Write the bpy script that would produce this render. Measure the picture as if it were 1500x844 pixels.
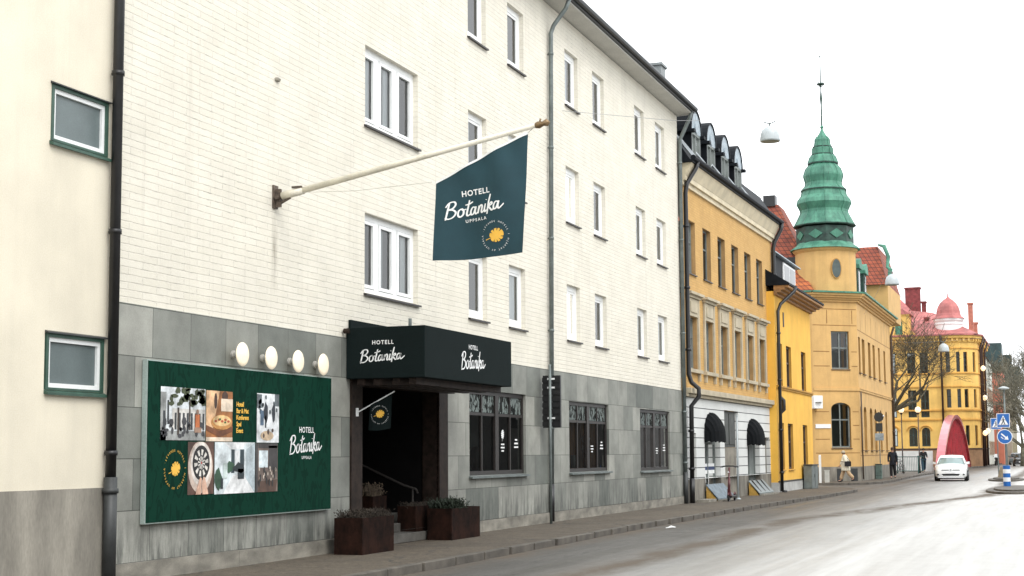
import bpy, bmesh, math, random
from mathutils import Vector, Matrix
random.seed(7)
for o in list(bpy.data.objects): bpy.data.objects.remove(o)
S = bpy.context.scene
C = S.collection
R = math.radians
# ---------------------------------------------------------------- camera
cam_d = bpy.data.cameras.new('camera'); cam = bpy.data.objects.new('camera', cam_d); C.objects.link(cam)
cr = Vector((0.9395874343680012, 0.3422391404723154, -0.006915483101553787))
cu = Vector((0.039845705151036984, -0.08928310531726483, 0.9952089463454008))
cf = Vector((-0.3399820185815328, 0.9353613728573984, 0.0975260437398611))
rot = Matrix((cr, cu, -cf)).transposed().to_4x4()
cam.matrix_world = Matrix.Translation((11.2796, 0, 1.70)) @ rot
cam_d.sensor_width = 36; cam_d.lens = 52.8; cam_d.shift_y = 28/1500
cam_d.clip_start = 0.1; cam_d.clip_end = 3000
S.camera = cam
# ---------------------------------------------------------------- sky and sun (overcast)
SUN_EL, SUN_AZ = 48, 125      # azimuth measured from +Y towards +X
w = bpy.data.worlds.new('World'); S.world = w; w.use_nodes = True
nt = w.node_tree; nt.nodes.clear()
sky = nt.nodes.new('ShaderNodeTexSky'); sky.sky_type = 'NISHITA'; sky.sun_disc = False
sky.sun_elevation = R(SUN_EL); sky.sun_rotation = R(SUN_AZ)
sky.dust_density = 4.0; sky.air_density = 1.0
hs = nt.nodes.new('ShaderNodeHueSaturation'); hs.inputs['Saturation'].default_value = 0.14
bg = nt.nodes.new('ShaderNodeBackground'); bg.inputs['Strength'].default_value = 0.15
wo = nt.nodes.new('ShaderNodeOutputWorld')
nt.links.new(sky.outputs[0], hs.inputs['Color']); cl = nt.nodes.new('ShaderNodeMix'); cl.data_type = 'RGBA'; cl.inputs[0].default_value = .8; cl.inputs[7].default_value = (10.2, 10.5, 10.8, 1)   # even cloud cover
nt.links.new(hs.outputs[0], cl.inputs[6]); nt.links.new(cl.outputs[2], bg.inputs[0]); nt.links.new(bg.outputs[0], wo.inputs[0])
sd = bpy.data.lights.new('sun', 'SUN'); sd.energy = 0.9; sd.angle = R(25); sd.color = (1, .97, .92)
sun = bpy.data.objects.new('sun', sd); C.objects.link(sun)
dv = Vector((math.sin(R(SUN_AZ))*math.cos(R(SUN_EL)), math.cos(R(SUN_AZ))*math.cos(R(SUN_EL)), math.sin(R(SUN_EL))))
sun.rotation_euler = dv.to_track_quat('Z', 'Y').to_euler(); sun.location = dv*60
S.view_settings.view_transform = 'Standard'; S.view_settings.look = 'None'
S.view_settings.exposure = 0.58; S.view_settings.gamma = 1; S.view_settings.use_curve_mapping = False

# ---------------------------------------------------------------- materials
MATS = {}
def nodes(m):
    m.use_nodes = True
    t = m.node_tree; b = t.nodes.get('Principled BSDF')
    return t, b
def N(t, kind, **kw):
    n = t.nodes.new(kind)
    for k, v in kw.items():
        if k in n.inputs: n.inputs[k].default_value = v
        else: setattr(n, k, v)
    return n
def mixc(t, fac, a, b, mode='MIX'):
    n = t.nodes.new('ShaderNodeMix'); n.data_type = 'RGBA'; n.blend_type = mode
    for i, s in ((0, fac), (6, a), (7, b)):
        if isinstance(s, bpy.types.NodeSocket): t.links.new(s, n.inputs[i])
        elif isinstance(s, (tuple, list)): n.inputs[i].default_value = (*s[:3], 1)
        else: n.inputs[i].default_value = s
    return n.outputs[2]
def ramp(t, src, a, b, ca=(0, 0, 0), cb=(1, 1, 1)):
    n = t.nodes.new('ShaderNodeValToRGB'); n.color_ramp.elements[0].position = a; n.color_ramp.elements[1].position = b
    n.color_ramp.elements[0].color = (*ca, 1); n.color_ramp.elements[1].color = (*cb, 1)
    t.links.new(src, n.inputs[0]); return n.outputs[0]
def coords(t, scale=(1, 1, 1), loc=(0, 0, 0)):
    tc = t.nodes.new('ShaderNodeTexCoord'); mp = t.nodes.new('ShaderNodeMapping')
    mp.inputs['Scale'].default_value = scale; mp.inputs['Location'].default_value = loc
    t.links.new(tc.outputs['Object'], mp.inputs[0]); return mp.outputs[0]
def noise(t, vec, scale, detail=4, rough=.55):
    n = t.nodes.new('ShaderNodeTexNoise'); n.inputs['Scale'].default_value = scale
    n.inputs['Detail'].default_value = detail; n.inputs['Roughness'].default_value = rough
    t.links.new(vec, n.inputs['Vector']); return n.outputs['Fac']
def bump(t, b, h, strength, dist=.01):
    n = t.nodes.new('ShaderNodeBump'); n.inputs['Strength'].default_value = strength; n.inputs['Distance'].default_value = dist
    t.links.new(h, n.inputs['Height']); t.links.new(n.outputs[0], b.inputs['Normal']); return n
def M(name, col, rough=.7, var=.12, scale=2.5, bmp=.15, metal=0, stretch=(1, 1, 1), spec=.5, fine=40, coat=0, soot=0):
    """plain surface: base colour with soft uneven patches and a fine grain"""
    if name in MATS: return MATS[name]
    m = bpy.data.materials.new(name); t, b = nodes(m); MATS[name] = m
    v = coords(t, stretch)
    n1 = noise(t, v, scale, 5); n2 = noise(t, v, fine, 2)
    lo = tuple(c*(1-var*1.6) for c in col); hi = tuple(min(1, c*(1+var)) for c in col)
    c1 = ramp(t, n1, .3, .7, lo, hi)
    c2 = mixc(t, .25, c1, n2, 'OVERLAY') if var > 0 else c1
    if soot:      # rain-washed grime: soft vertical runs and cloudy patches
        st_ = noise(t, coords(t, (1.6, 1.6, .12)), 1.8, 6, .65); cl_ = noise(t, coords(t), .45, 5, .7)
        dk = tuple(c*.45+.02 for c in col)
        c2 = mixc(t, mixc(t, 1, ramp(t, st_, .48, .8), (soot,)*3, 'MULTIPLY'), c2, dk); c2 = mixc(t, mixc(t, 1, ramp(t, cl_, .45, .75), (soot*.6,)*3, 'MULTIPLY'), c2, dk)
    t.links.new(c2, b.inputs['Base Color'])
    b.inputs['Roughness'].default_value = rough; b.inputs['Metallic'].default_value = metal
    b.inputs['Specular IOR Level'].default_value = spec; b.inputs['Coat Weight'].default_value = coat
    if bmp: bump(t, b, n2, bmp, .004)
    return m
def flat(name, col, rough=.6, emit=0):
    if name in MATS: return MATS[name]
    m = bpy.data.materials.new(name); t, b = nodes(m); MATS[name] = m
    v = coords(t); n1 = noise(t, v, 9, 3)
    t.links.new(ramp(t, n1, .25, .75, tuple(c*.9 for c in col), tuple(min(1, c*1.06) for c in col)), b.inputs['Base Color'])
    b.inputs['Roughness'].default_value = rough
    if emit: b.inputs['Emission Color'].default_value = (*col, 1); b.inputs['Emission Strength'].default_value = emit
    return m
def glass(name, tint=(.5, .55, .55), refl=1.0, rough=.02):
    if name in MATS: return MATS[name]
    m = bpy.data.materials.new(name); m.use_nodes = True; t = m.node_tree; t.nodes.clear(); MATS[name] = m
    tr = N(t, 'ShaderNodeBsdfTransparent'); tr.inputs[0].default_value = (*tint, 1)
    gl = N(t, 'ShaderNodeBsdfGlossy'); gl.inputs['Roughness'].default_value = rough; gl.inputs[0].default_value = (refl, refl, refl, 1)
    fr = N(t, 'ShaderNodeFresnel', IOR=1.5); mx = t.nodes.new('ShaderNodeMixShader'); out = t.nodes.new('ShaderNodeOutputMaterial')
    v = coords(t); bn = N(t, 'ShaderNodeBump'); bn.inputs['Strength'].default_value = .25; bn.inputs['Distance'].default_value = .01
    t.links.new(noise(t, v, 2.2, 2), bn.inputs['Height']); t.links.new(bn.outputs[0], gl.inputs['Normal'])
    t.links.new(fr.outputs[0], mx.inputs[0]); t.links.new(tr.outputs[0], mx.inputs[1]); t.links.new(gl.outputs[0], mx.inputs[2])
    t.links.new(mx.outputs[0], out.inputs[0]); return m
def wallvec(t, sy=1, sz=1, oy=0, oz=0):
    """wall coordinates: along the street, up"""
    tc = t.nodes.new('ShaderNodeTexCoord'); sp = t.nodes.new('ShaderNodeSeparateXYZ'); cb = t.nodes.new('ShaderNodeCombineXYZ')
    t.links.new(tc.outputs['Object'], sp.inputs[0])
    for i, (k, s_, o_) in enumerate((('Y', sy, oy), ('Z', sz, oz))):
        mm = t.nodes.new('ShaderNodeMath'); mm.operation = 'MULTIPLY_ADD'; mm.inputs[1].default_value = s_; mm.inputs[2].default_value = o_
        src = sp.outputs[k]
        if k == 'Y':
            ad = t.nodes.new('ShaderNodeMath'); ad.operation = 'ADD'; t.links.new(sp.outputs['X'], ad.inputs[0]); t.links.new(sp.outputs['Y'], ad.inputs[1]); src = ad.outputs[0]
        t.links.new(src, mm.inputs[0]); t.links.new(mm.outputs[0], cb.inputs[i])
    return cb.outputs[0], sp
def brickmat(name, c1, c2, mortar, bw, rh, ms=.01, rough=.75, b_strength=.6, off=.5, oz=0, oy=0, stain=0, nvar=.12, wob=.0, dash=0, smooth=.1):
    m = bpy.data.materials.new(name); t, b = nodes(m); MATS[name] = m
    vec, sp = wallvec(t, 1, 1, oy, oz)
    if wob:
        nn = t.nodes.new('ShaderNodeTexNoise'); nn.inputs['Scale'].default_value = 5; t.links.new(vec, nn.inputs['Vector'])
        sc = t.nodes.new('ShaderNodeVectorMath'); sc.operation = 'SCALE'; sc.inputs['Scale'].default_value = wob; t.links.new(nn.outputs['Color'], sc.inputs[0])
        ad = t.nodes.new('ShaderNodeVectorMath'); ad.operation = 'ADD'; t.links.new(vec, ad.inputs[0]); t.links.new(sc.outputs[0], ad.inputs[1]); vec = ad.outputs[0]
    br = t.nodes.new('ShaderNodeTexBrick'); t.links.new(vec, br.inputs['Vector'])
    br.inputs['Scale'].default_value = 1; br.inputs['Brick Width'].default_value = bw; br.inputs['Row Height'].default_value = rh
    br.inputs['Mortar Size'].default_value = ms; br.inputs['Mortar Smooth'].default_value = smooth; br.offset = off
    br.inputs['Color1'].default_value = (*c1, 1); br.inputs['Color2'].default_value = (*c2, 1); br.inputs['Mortar'].default_value = (*mortar, 1)
    v = coords(t); n1 = noise(t, v, 1.3, 6, .6); n3 = noise(t, v, 45, 3)
    col = mixc(t, 1.0, br.outputs['Color'], ramp(t, n1, .25, .75, (1-nvar*1.7,)*3, (1, 1, 1)), 'MULTIPLY')
    col = mixc(t, .18, col, n3, 'OVERLAY')
    if dash:      # shade of uneven joints painted as thin dark dashes here and there
        vs = coords(t, (1, 3.2, 26)); nd = noise(t, vs, 1.6, 3, .7)
        big = ramp(t, noise(t, coords(t, (1, .5, .7)), .55, 3, .6), .35, .65)
        inv = mixc(t, 1, mixc(t, 1, ramp(t, nd, .5, .66), ramp(t, br.outputs['Fac'], .1, .9), 'MULTIPLY'), big, 'MULTIPLY')
        col = mixc(t, inv, col, (.34, .32, .28))
        vst = coords(t, (1, 4, .16)); col = mixc(t, ramp(t, noise(t, vst, 1.5, 5, .6), .55, .85), col, mixc(t, .32, col, (.36, .33, .27)))
        def near(out, c, half):
            a_ = t.nodes.new('ShaderNodeMath'); a_.operation = 'SUBTRACT'; a_.inputs[1].default_value = c; t.links.new(out, a_.inputs[0])
            b_ = t.nodes.new('ShaderNodeMath'); b_.operation = 'ABSOLUTE'; t.links.new(a_.outputs[0], b_.inputs[0])
            m_ = t.nodes.new('ShaderNodeMapRange'); m_.inputs[1].default_value = half; m_.inputs[2].default_value = 0; t.links.new(b_.outputs[0], m_.inputs[0]); return m_.outputs[0]
        # rust run-off below the flagpole bracket
        k1 = mixc(t, 1, mixc(t, 1, near(sp.outputs['Y'], 20.33-31, .11), near(sp.outputs['Z'], 4.9, .75), 'MULTIPLY'), ramp(t, noise(t, coords(t, (1, 14, 1.2)), 2, 4, .7), .3, .6), 'MULTIPLY')
        col = mixc(t, k1, col, (.22, .19, .14))
    if stain:     # grime streaks and dark rising damp near the ground
        vs = coords(t, (1, 1.5, .9)); ns = noise(t, vs, 2.6, 9, .75)
        col = mixc(t, ramp(t, ns, .56, .86), col, mixc(t, .5, col, (.09, .10, .085)))
        mp = t.nodes.new('ShaderNodeMapRange'); mp.inputs[1].default_value = .25; mp.inputs[2].default_value = 1.15; mp.inputs[3].default_value = 1; mp.inputs[4].default_value = 0
        t.links.new(sp.outputs['Z'], mp.inputs[0])
        vs2 = coords(t, (1, 5, .9)); n4 = noise(t, vs2, 1.4, 5, .7)
        mm = t.nodes.new('ShaderNodeMath'); mm.operation = 'MULTIPLY'; t.links.new(mp.outputs[0], mm.inputs[0]); t.links.new(ramp(t, n4, .42, .62), mm.inputs[1])
        m2 = t.nodes.new('ShaderNodeMath'); m2.operation = 'MULTIPLY'; m2.inputs[1].default_value = stain; t.links.new(mm.outputs[0], m2.inputs[0])
        col = mixc(t, m2.outputs[0], col, (.035, .04, .035))
    t.links.new(col, b.inputs['Base Color']); b.inputs['Roughness'].default_value = rough
    iv = t.nodes.new('ShaderNodeMath'); iv.operation = 'MULTIPLY_ADD'; iv.inputs[1].default_value = -1; iv.inputs[2].default_value = 1
    t.links.new(br.outputs['Fac'], iv.inputs[0])
    h = mixc(t, .35, iv.outputs[0], n3); h2 = mixc(t, .3, h, noise(t, v, 9, 4))
    bump(t, b, h2, b_strength, .02)
    return m

# ---------------------------------------------------------------- mesh tools
class Frame:
    """a facade frame: u runs along the wall, d points out of it, z is up"""
    def __init__(s, x=0, y=0, a=0, z=0):
        s.o = Vector((x, y, z)); s.u = Vector((math.sin(R(a)), math.cos(R(a)), 0)); s.n = Vector((math.cos(R(a)), -math.sin(R(a)), 0))
    def __call__(s, u, d, z): return s.o + s.u*u + s.n*d + Vector((0, 0, z))
ID = lambda x, y, z: Vector((x, y, z))
ORIG = {}
class MB:
    def __init__(s, F=None): s.v = []; s.f = []; s.m = []; s.F = F or ID
    def add(s, vs, fs, mi=0, F=None):
        F = F or s.F; k = len(s.v); s.v += [F(*p) for p in vs]; s.f += [[i+k for i in f] for f in fs]; s.m += [mi]*len(fs); return s
    def box(s, a, b, mi=0):
        (x0, y0, z0), (x1, y1, z1) = a, b
        return s.add([(x0, y0, z0), (x1, y0, z0), (x1, y1, z0), (x0, y1, z0), (x0, y0, z1), (x1, y0, z1), (x1, y1, z1), (x0, y1, z1)],
                     [(0, 3, 2, 1), (4, 5, 6, 7), (0, 1, 5, 4), (1, 2, 6, 5), (2, 3, 7, 6), (3, 0, 4, 7)], mi)
    def quad(s, pts, mi=0): return s.add(pts, [tuple(range(len(pts)))], mi)
    def hexa(s, lo, hi, mi=0):
        return s.add(list(lo)+list(hi), [(0, 3, 2, 1), (4, 5, 6, 7), (0, 1, 5, 4), (1, 2, 6, 5), (2, 3, 7, 6), (3, 0, 4, 7)], mi)
    def prism(s, pts, d0, d1, mi=0):
        """outline in (u, z), extruded along d (second frame axis)"""
        n = len(pts); vs = [(p[0], d0, p[1]) for p in pts]+[(p[0], d1, p[1]) for p in pts]
        return s.add(vs, [tuple(range(n)), tuple(range(2*n-1, n-1, -1))]+[(i, i+n, (i+1) % n+n, (i+1) % n) for i in range(n)], mi)
    def slab(s, pts, z0, z1, mi=0):
        n = len(pts); vs = [(p[0], p[1], z0) for p in pts]+[(p[0], p[1], z1) for p in pts]
        return s.add(vs, [tuple(range(n-1, -1, -1)), tuple(range(n, 2*n))]+[(i, (i+1) % n, (i+1) % n+n, i+n) for i in range(n)], mi)
    def tube(s, pts, r, n=8, mi=0, cap=True, flatz=1):
        pts = [s.F(*p) for p in pts]; rs = r if isinstance(r, (list, tuple)) else [r]*len(pts)
        k = len(s.v); ref = None
        for i, p in enumerate(pts):
            d = (pts[min(i+1, len(pts)-1)]-pts[max(i-1, 0)])
            if d.length < 1e-9: d = Vector((0, 0, 1))
            d.normalize()
            if ref is None: ref = d.orthogonal().normalized()
            ref = ref-d*ref.dot(d)
            if ref.length < 1e-6: ref = d.orthogonal()
            ref.normalize(); bb = d.cross(ref)
            for j in range(n):
                a = 2*math.pi*j/n; s.v.append(p+ref*rs[i]*math.cos(a)+bb*rs[i]*math.sin(a))
        for i in range(len(pts)-1):
            for j in range(n):
                s.f.append([k+i*n+j, k+i*n+(j+1) % n, k+(i+1)*n+(j+1) % n, k+(i+1)*n+j]); s.m.append(mi)
        if cap:
            s.f.append([k+j for j in range(n)][::-1]); s.m.append(mi)
            s.f.append([k+(len(pts)-1)*n+j for j in range(n)]); s.m.append(mi)
        return s
    def lathe(s, c, prof, n=24, mi=0, sx=1, sy=1, ph=0):
        c = Vector(c); k = len(s.v)
        for r, z in prof:
            for j in range(n):
                a = 2*math.pi*j/n+ph; s.v.append(s.F(c.x+sx*r*math.cos(a), c.y+sy*r*math.sin(a), c.z+z))
        for i in range(len(prof)-1):
            for j in range(n):
                s.f.append([k+i*n+j, k+i*n+(j+1) % n, k+(i+1)*n+(j+1) % n, k+(i+1)*n+j]); s.m.append(mi)
        s.f.append([k+j for j in range(n)][::-1]); s.m.append(mi)
        s.f.append([k+(len(prof)-1)*n+j for j in range(n)]); s.m.append(mi)
        return s
    def build(s, name, mats, parent=None, smooth=False, org=None, bevel=0, recalc=True):
        if not isinstance(mats, (list, tuple)): mats = [mats]
        o_ = ORIG[parent.name] if parent is not None else Vector(org or (0, 0, 0))
        me = bpy.data.meshes.new(name)
        me.from_pydata([tuple(p-o_) for p in s.v], [], s.f)
        for m in mats: me.materials.append(m)
        me.polygons.foreach_set('material_index', s.m)
        bm = bmesh.new(); bm.from_mesh(me)
        if recalc: bmesh.ops.recalc_face_normals(bm, faces=bm.faces)
        if bevel:
            es = [e for e in bm.edges if len(e.link_faces) == 2 and e.calc_face_angle(0) > .6]
            bmesh.ops.bevel(bm, geom=es, offset=bevel, segments=2, affect='EDGES', profile=.6)
        bm.to_mesh(me); bm.free()
        if smooth: me.polygons.foreach_set('use_smooth', [True]*len(me.polygons))
        o = bpy.data.objects.new(name, me); C.objects.link(o)
        if parent is not None: o.parent = parent; ORIG[o.name] = o_
        else: o.location = o_; ORIG[o.name] = o_
        return o
def tag(o, label, cat, group=None, kind=None):
    if label: o['label'] = label
    if cat: o['category'] = cat
    if group: o['group'] = group
    if kind: o['kind'] = kind
    return o
def thing(name, label, cat, loc=(0, 0, 0), group=None):
    o = bpy.data.objects.new(name, None); C.objects.link(o); o.location = loc; o.empty_display_size = .2
    ORIG[o.name] = Vector(loc); return tag(o, label, cat, group)
def structure(o): o['kind'] = 'structure'; return o
def dup(o, loc=None, rotz=None, parent=None, label=None):
    c = o.copy(); C.objects.link(c)
    if parent is not None: c.parent = parent
    if loc is not None: c.location = loc
    if rotz is not None: c.rotation_euler = (0, 0, rotz)
    if label: c['label'] = label
    ORIG[c.name] = ORIG[o.name]
    for ch in list(o.children): dup(ch, parent=c)
    return c

# lettering ---------------------------------------------------------------
def text_poly(txt, size=1.0, bold=0.0, spacing=1.0):
    cu_ = bpy.data.curves.new('t', 'FONT'); cu_.body = txt; cu_.size = size; cu_.offset = bold; cu_.space_character = spacing
    cu_.align_x = 'CENTER'; cu_.align_y = 'CENTER'; cu_.resolution_u = 3
    ob = bpy.data.objects.new('t', cu_); C.objects.link(ob)
    dg = bpy.context.evaluated_depsgraph_get(); dg.update()
    me = bpy.data.meshes.new_from_object(ob.evaluated_get(dg))
    vs = [(v.co.x, v.co.y) for v in me.vertices]; fs = [tuple(p.vertices) for p in me.polygons]
    bpy.data.objects.remove(ob); bpy.data.curves.remove(cu_); bpy.data.meshes.remove(me)
    return vs, fs
def put_text(mb, txt, size, fn, cx=0, cy=0, bold=0, spacing=1, sx=1, ang=0, mi=0):
    vs, fs = text_poly(txt, size, bold, spacing); ca, sa = math.cos(ang), math.sin(ang)
    mb.add([(cx+(x*sx*ca-y*sa), cy+(x*sx*sa+y*ca), 0) for x, y in vs], fs, mi, F=lambda a, b, c: fn(a, b))
def spline(pts, n=7):
    out = []; P = [pts[0]]+list(pts)+[pts[-1]]
    for i in range(1, len(P)-2):
        for k in range(n):
            t_ = k/n; p0, p1, p2, p3 = P[i-1:i+3]
            out.append(tuple(.5*((2*p1[j])+(-p0[j]+p2[j])*t_+(2*p0[j]-5*p1[j]+4*p2[j]-p3[j])*t_**2+(-p0[j]+3*p1[j]-3*p2[j]+p3[j])*t_**3) for j in (0, 1)))
    out.append(tuple(pts[-1])); return out
A_ = [(5.95, 1.25), (5.35, 1.4), (5.0, .75), (5.15, .08), (5.65, .25), (6.0, 1.4), (5.92, .5), (6.15, .02), (6.5, .3)]
WORD = [[(.62, 2.95), (.42, 1.5), (.2, -.25)], [(-.05, 2.2), (.55, 2.95), (1.5, 3.05), (1.85, 2.5), (1.4, 1.85), (.75, 1.65), (1.5, 1.5), (2.05, .9), (1.6, .15), (.7, -.1), (.05, .25)],
        [(3.05, 1.5), (2.55, 1.15), (2.55, .3), (3.0, 0), (3.5, .4), (3.5, 1.1), (3.1, 1.5), (3.35, 1.25), (4.05, 1.3)],
        [(4.55, 2.9), (4.35, 1.5), (4.2, .4), (4.45, 0), (4.95, .25)], [(3.75, 2.1), (4.5, 2.15), (5.3, 2.45)],
        A_, [(6.72, 1.45), (6.65, .7), (6.6, 0)], [(6.62, .5), (7.05, 1.42), (7.42, 1.2), (7.35, .3), (7.55, 0), (7.9, .35)],
        [(8.12, 1.5), (8.0, .4), (8.2, 0), (8.5, .3)], [(8.22, 2.15), (8.26, 2.25)],
        [(9.05, 3.1), (8.8, 1.5), (8.7, -.55)], [(8.75, .75), (9.35, 1.5), (9.6, 1.15), (9.0, .8), (9.4, .25), (9.75, -.05), (10.05, .3)],
        [(x+5.0, y) for x, y in A_[:-1]]+[(11.5, .2), (12.1, .75)]]
def put_script(mb, fn, cx, cy, width, mi=0, lw=.125, slant=.12, rise=.035):
    s_ = width/12.2
    for st in WORD:
        pts = spline(st); n = len(pts); k = len(mb.v); L, Rr = [], []
        for i, (x, y) in enumerate(pts):
            a = pts[max(i-1, 0)]; b = pts[min(i+1, n-1)]; dx, dy = b[0]-a[0], b[1]-a[1]; l = math.hypot(dx, dy) or 1
            wv = lw*(1.0+.55*abs(dy)/l)*(.75+.25*math.sin(math.pi*i/(n-1)))
            L.append((x-dy/l*wv, y+dx/l*wv)); Rr.append((x+dy/l*wv, y-dx/l*wv))
        g = lambda p: fn(cx+(p[0]-6.1+slant*p[1])*s_, cy+(p[1]-1.3+rise*(p[0]-6.1)*1.6)*s_)
        mb.v += [g(p) for p in L]+[g(p) for p in Rr]
        for i in range(n-1): mb.f.append([k+i, k+i+1, k+n+i+1, k+n+i]); mb.m.append(mi)
def put_ring(mb, fn, cx, cy, r, size, txt='LEVANDE HOTELL I HJÄRTAT AV UPPSALA ·', mi=0, start=150):
    n = len(txt)
    for i, ch in enumerate(txt):
        if ch == ' ': continue
        a = R(start-360*i/n); put_text(mb, ch, size, fn, cx+r*math.cos(a), cy+r*math.sin(a), bold=.0, ang=a-math.pi/2, mi=mi)
def put_leaf(mb, fn, cx, cy, r, mi=0, tilt=.35):
    """a split leaf: round blade with deep cuts between its lobes and a short stalk"""
    pts = []; n = 110
    for i in range(n):
        a = 2*math.pi*i/n; rr = r*(1+.12*math.cos(a-.3))
        cut = 0
        for c0 in (.55, 1.05, 1.6, 2.15, 4.1, 4.65, 5.2, 5.75):
            cut = max(cut, max(0, 1-abs(a-c0)/.09))
        if abs(a-math.pi) < .35: cut = max(cut, .55*(1-abs(a-math.pi)/.35))
        rr *= 1-.5*cut; x, y = rr*math.cos(a), rr*.86*math.sin(a)
        pts.append((x*math.cos(tilt)-y*math.sin(tilt), x*math.sin(tilt)+y*math.cos(tilt)))
    k = len(mb.v); mb.v.append(fn(cx, cy)); mb.v += [fn(cx+x, cy+y) for x, y in pts]
    for i in range(n): mb.f.append([k, k+1+i, k+1+(i+1) % n]); mb.m.append(mi)
    ct, st = math.cos(tilt+math.pi), math.sin(tilt+math.pi); w_ = r*.05
    k = len(mb.v); mb.v += [fn(cx+ct*r*.6-st*w_, cy+st*r*.6+ct*w_), fn(cx+ct*r*1.5-st*w_, cy+st*r*1.45+ct*w_), fn(cx+ct*r*1.5+st*w_, cy+st*r*1.45-ct*w_), fn(cx+ct*r*.6+st*w_, cy+st*r*.6-ct*w_)]
    mb.f.append([k, k+1, k+2, k+3]); mb.m.append(mi)

# facade tools ------------------------------------------------------------
def wall(mb, u0, u1, z0, z1, ops, depth=.15, mi=0, mr=None, arch=None):
    """front sheet with rectangular openings (u0,u1,z0,z1[,rise]) and their reveals"""
    mr = mi if mr is None else mr
    us = sorted({u0, u1, *[o[0] for o in ops], *[o[1] for o in ops]}); zs = sorted({z0, z1, *[o[2] for o in ops], *[o[3] for o in ops]})
    us = [x for x in us if u0-1e-6 <= x <= u1+1e-6]; zs = [x for x in zs if z0-1e-6 <= x <= z1+1e-6]
    for i in range(len(us)-1):
        for j in range(len(zs)-1):
            cu_, cz = (us[i]+us[i+1])/2, (zs[j]+zs[j+1])/2
            if any(o[0] < cu_ < o[1] and o[2] < cz < o[3] for o in ops): continue
            mb.quad([(us[i], 0, zs[j]), (us[i+1], 0, zs[j]), (us[i+1], 0, zs[j+1]), (us[i], 0, zs[j+1])], mi)
    for o in ops:
        a, b, c, d = o[:4]; dp = o[5] if len(o) > 5 else depth; rise = o[4] if len(o) > 4 else 0
        mb.quad([(a, 0, c), (a, -dp, c), (a, -dp, d-rise), (a, 0, d-rise)], mr); mb.quad([(b, 0, c), (b, 0, d-rise), (b, -dp, d-rise), (b, -dp, c)], mr)
        mb.quad([(a, 0, c), (b, 0, c), (b, -dp, c), (a, -dp, c)], mr)
        if not rise: mb.quad([(a, 0, d), (a, -dp, d), (b, -dp, d), (b, 0, d)], mr)
        else:
            n = 10; arc = []
            for k in range(n+1):
                t_ = math.pi*(1-k/n); arc.append(((a+b)/2+(b-a)/2*math.cos(t_), d-rise+rise*math.sin(t_)))
            for k in range(n):
                p, q = arc[k], arc[k+1]
                mb.quad([(p[0], 0, p[1]), (q[0], 0, q[1]), (q[0], 0, d), (p[0], 0, d)], mi)
                mb.quad([(p[0], 0, p[1]), (p[0], -dp, p[1]), (q[0], -dp, q[1]), (q[0], 0, q[1])], mr)
def window(F, par, a, b, c, d, dep, cols, rows, mf, mg, fw=.07, msill=None, name='window', sill_out=.06, sill_h=.035, mull=None, big=None):
    """frame with mullions set in the reveal; pane and sill are its own pieces. cols/rows: fractions"""
    mull = mull or fw*.8; f = MB(F); t_ = .05
    f.box((a, -dep, c), (a+fw, -dep+t_, d)); f.box((b-fw, -dep, c), (b, -dep+t_, d))
    f.box((a+fw, -dep, c), (b-fw, -dep+t_, c+fw)); f.box((a+fw, -dep, d-fw), (b-fw, -dep+t_, d))
    zs = [c+fw]+[c+(d-c)*r_ for r_ in rows]+[d-fw]
    for i, x in enumerate(cols):
        u = a+(b-a)*x; mw = (big or mull) if big and i == len(cols)//2 else mull
        f.box((u-mw/2, -dep, c+fw), (u+mw/2, -dep+t_*(1 if mw == mull else 1.3), d-fw))
    edges = [a+fw]+[a+(b-a)*x for x in cols]+[b-fw]
    for r_ in rows:
        z = c+(d-c)*r_
        for i in range(len(edges)-1):
            e0 = edges[i]+(mull/2 if i else 0); e1 = edges[i+1]-(mull/2 if i < len(edges)-2 else 0)
            f.box((e0, -dep+.002, z-mull/2), (e1, -dep+t_-.003, z+mull/2))
    o = f.build(name, mf, par)
    p = MB(F); p.quad([(a+.01, -dep+.015, c+.01), (b-.01, -dep+.015, c+.01), (b-.01, -dep+.015, d-.01), (a+.01, -dep+.015, d-.01)]); p.build('pane', mg, o)
    if msill:
        s_ = MB(F); s_.hexa([(a-.04, -dep+.05, c-sill_h), (b+.04, -dep+.05, c-sill_h), (b+.04, sill_out, c-sill_h-.02), (a-.04, sill_out, c-sill_h-.02)],
                            [(a-.04, -dep+.05, c+.004), (b+.04, -dep+.05, c+.004), (b+.04, sill_out, c-.02), (a-.04, sill_out, c-.02)])
        s_.build('sill', msill, o)
    return o
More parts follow.
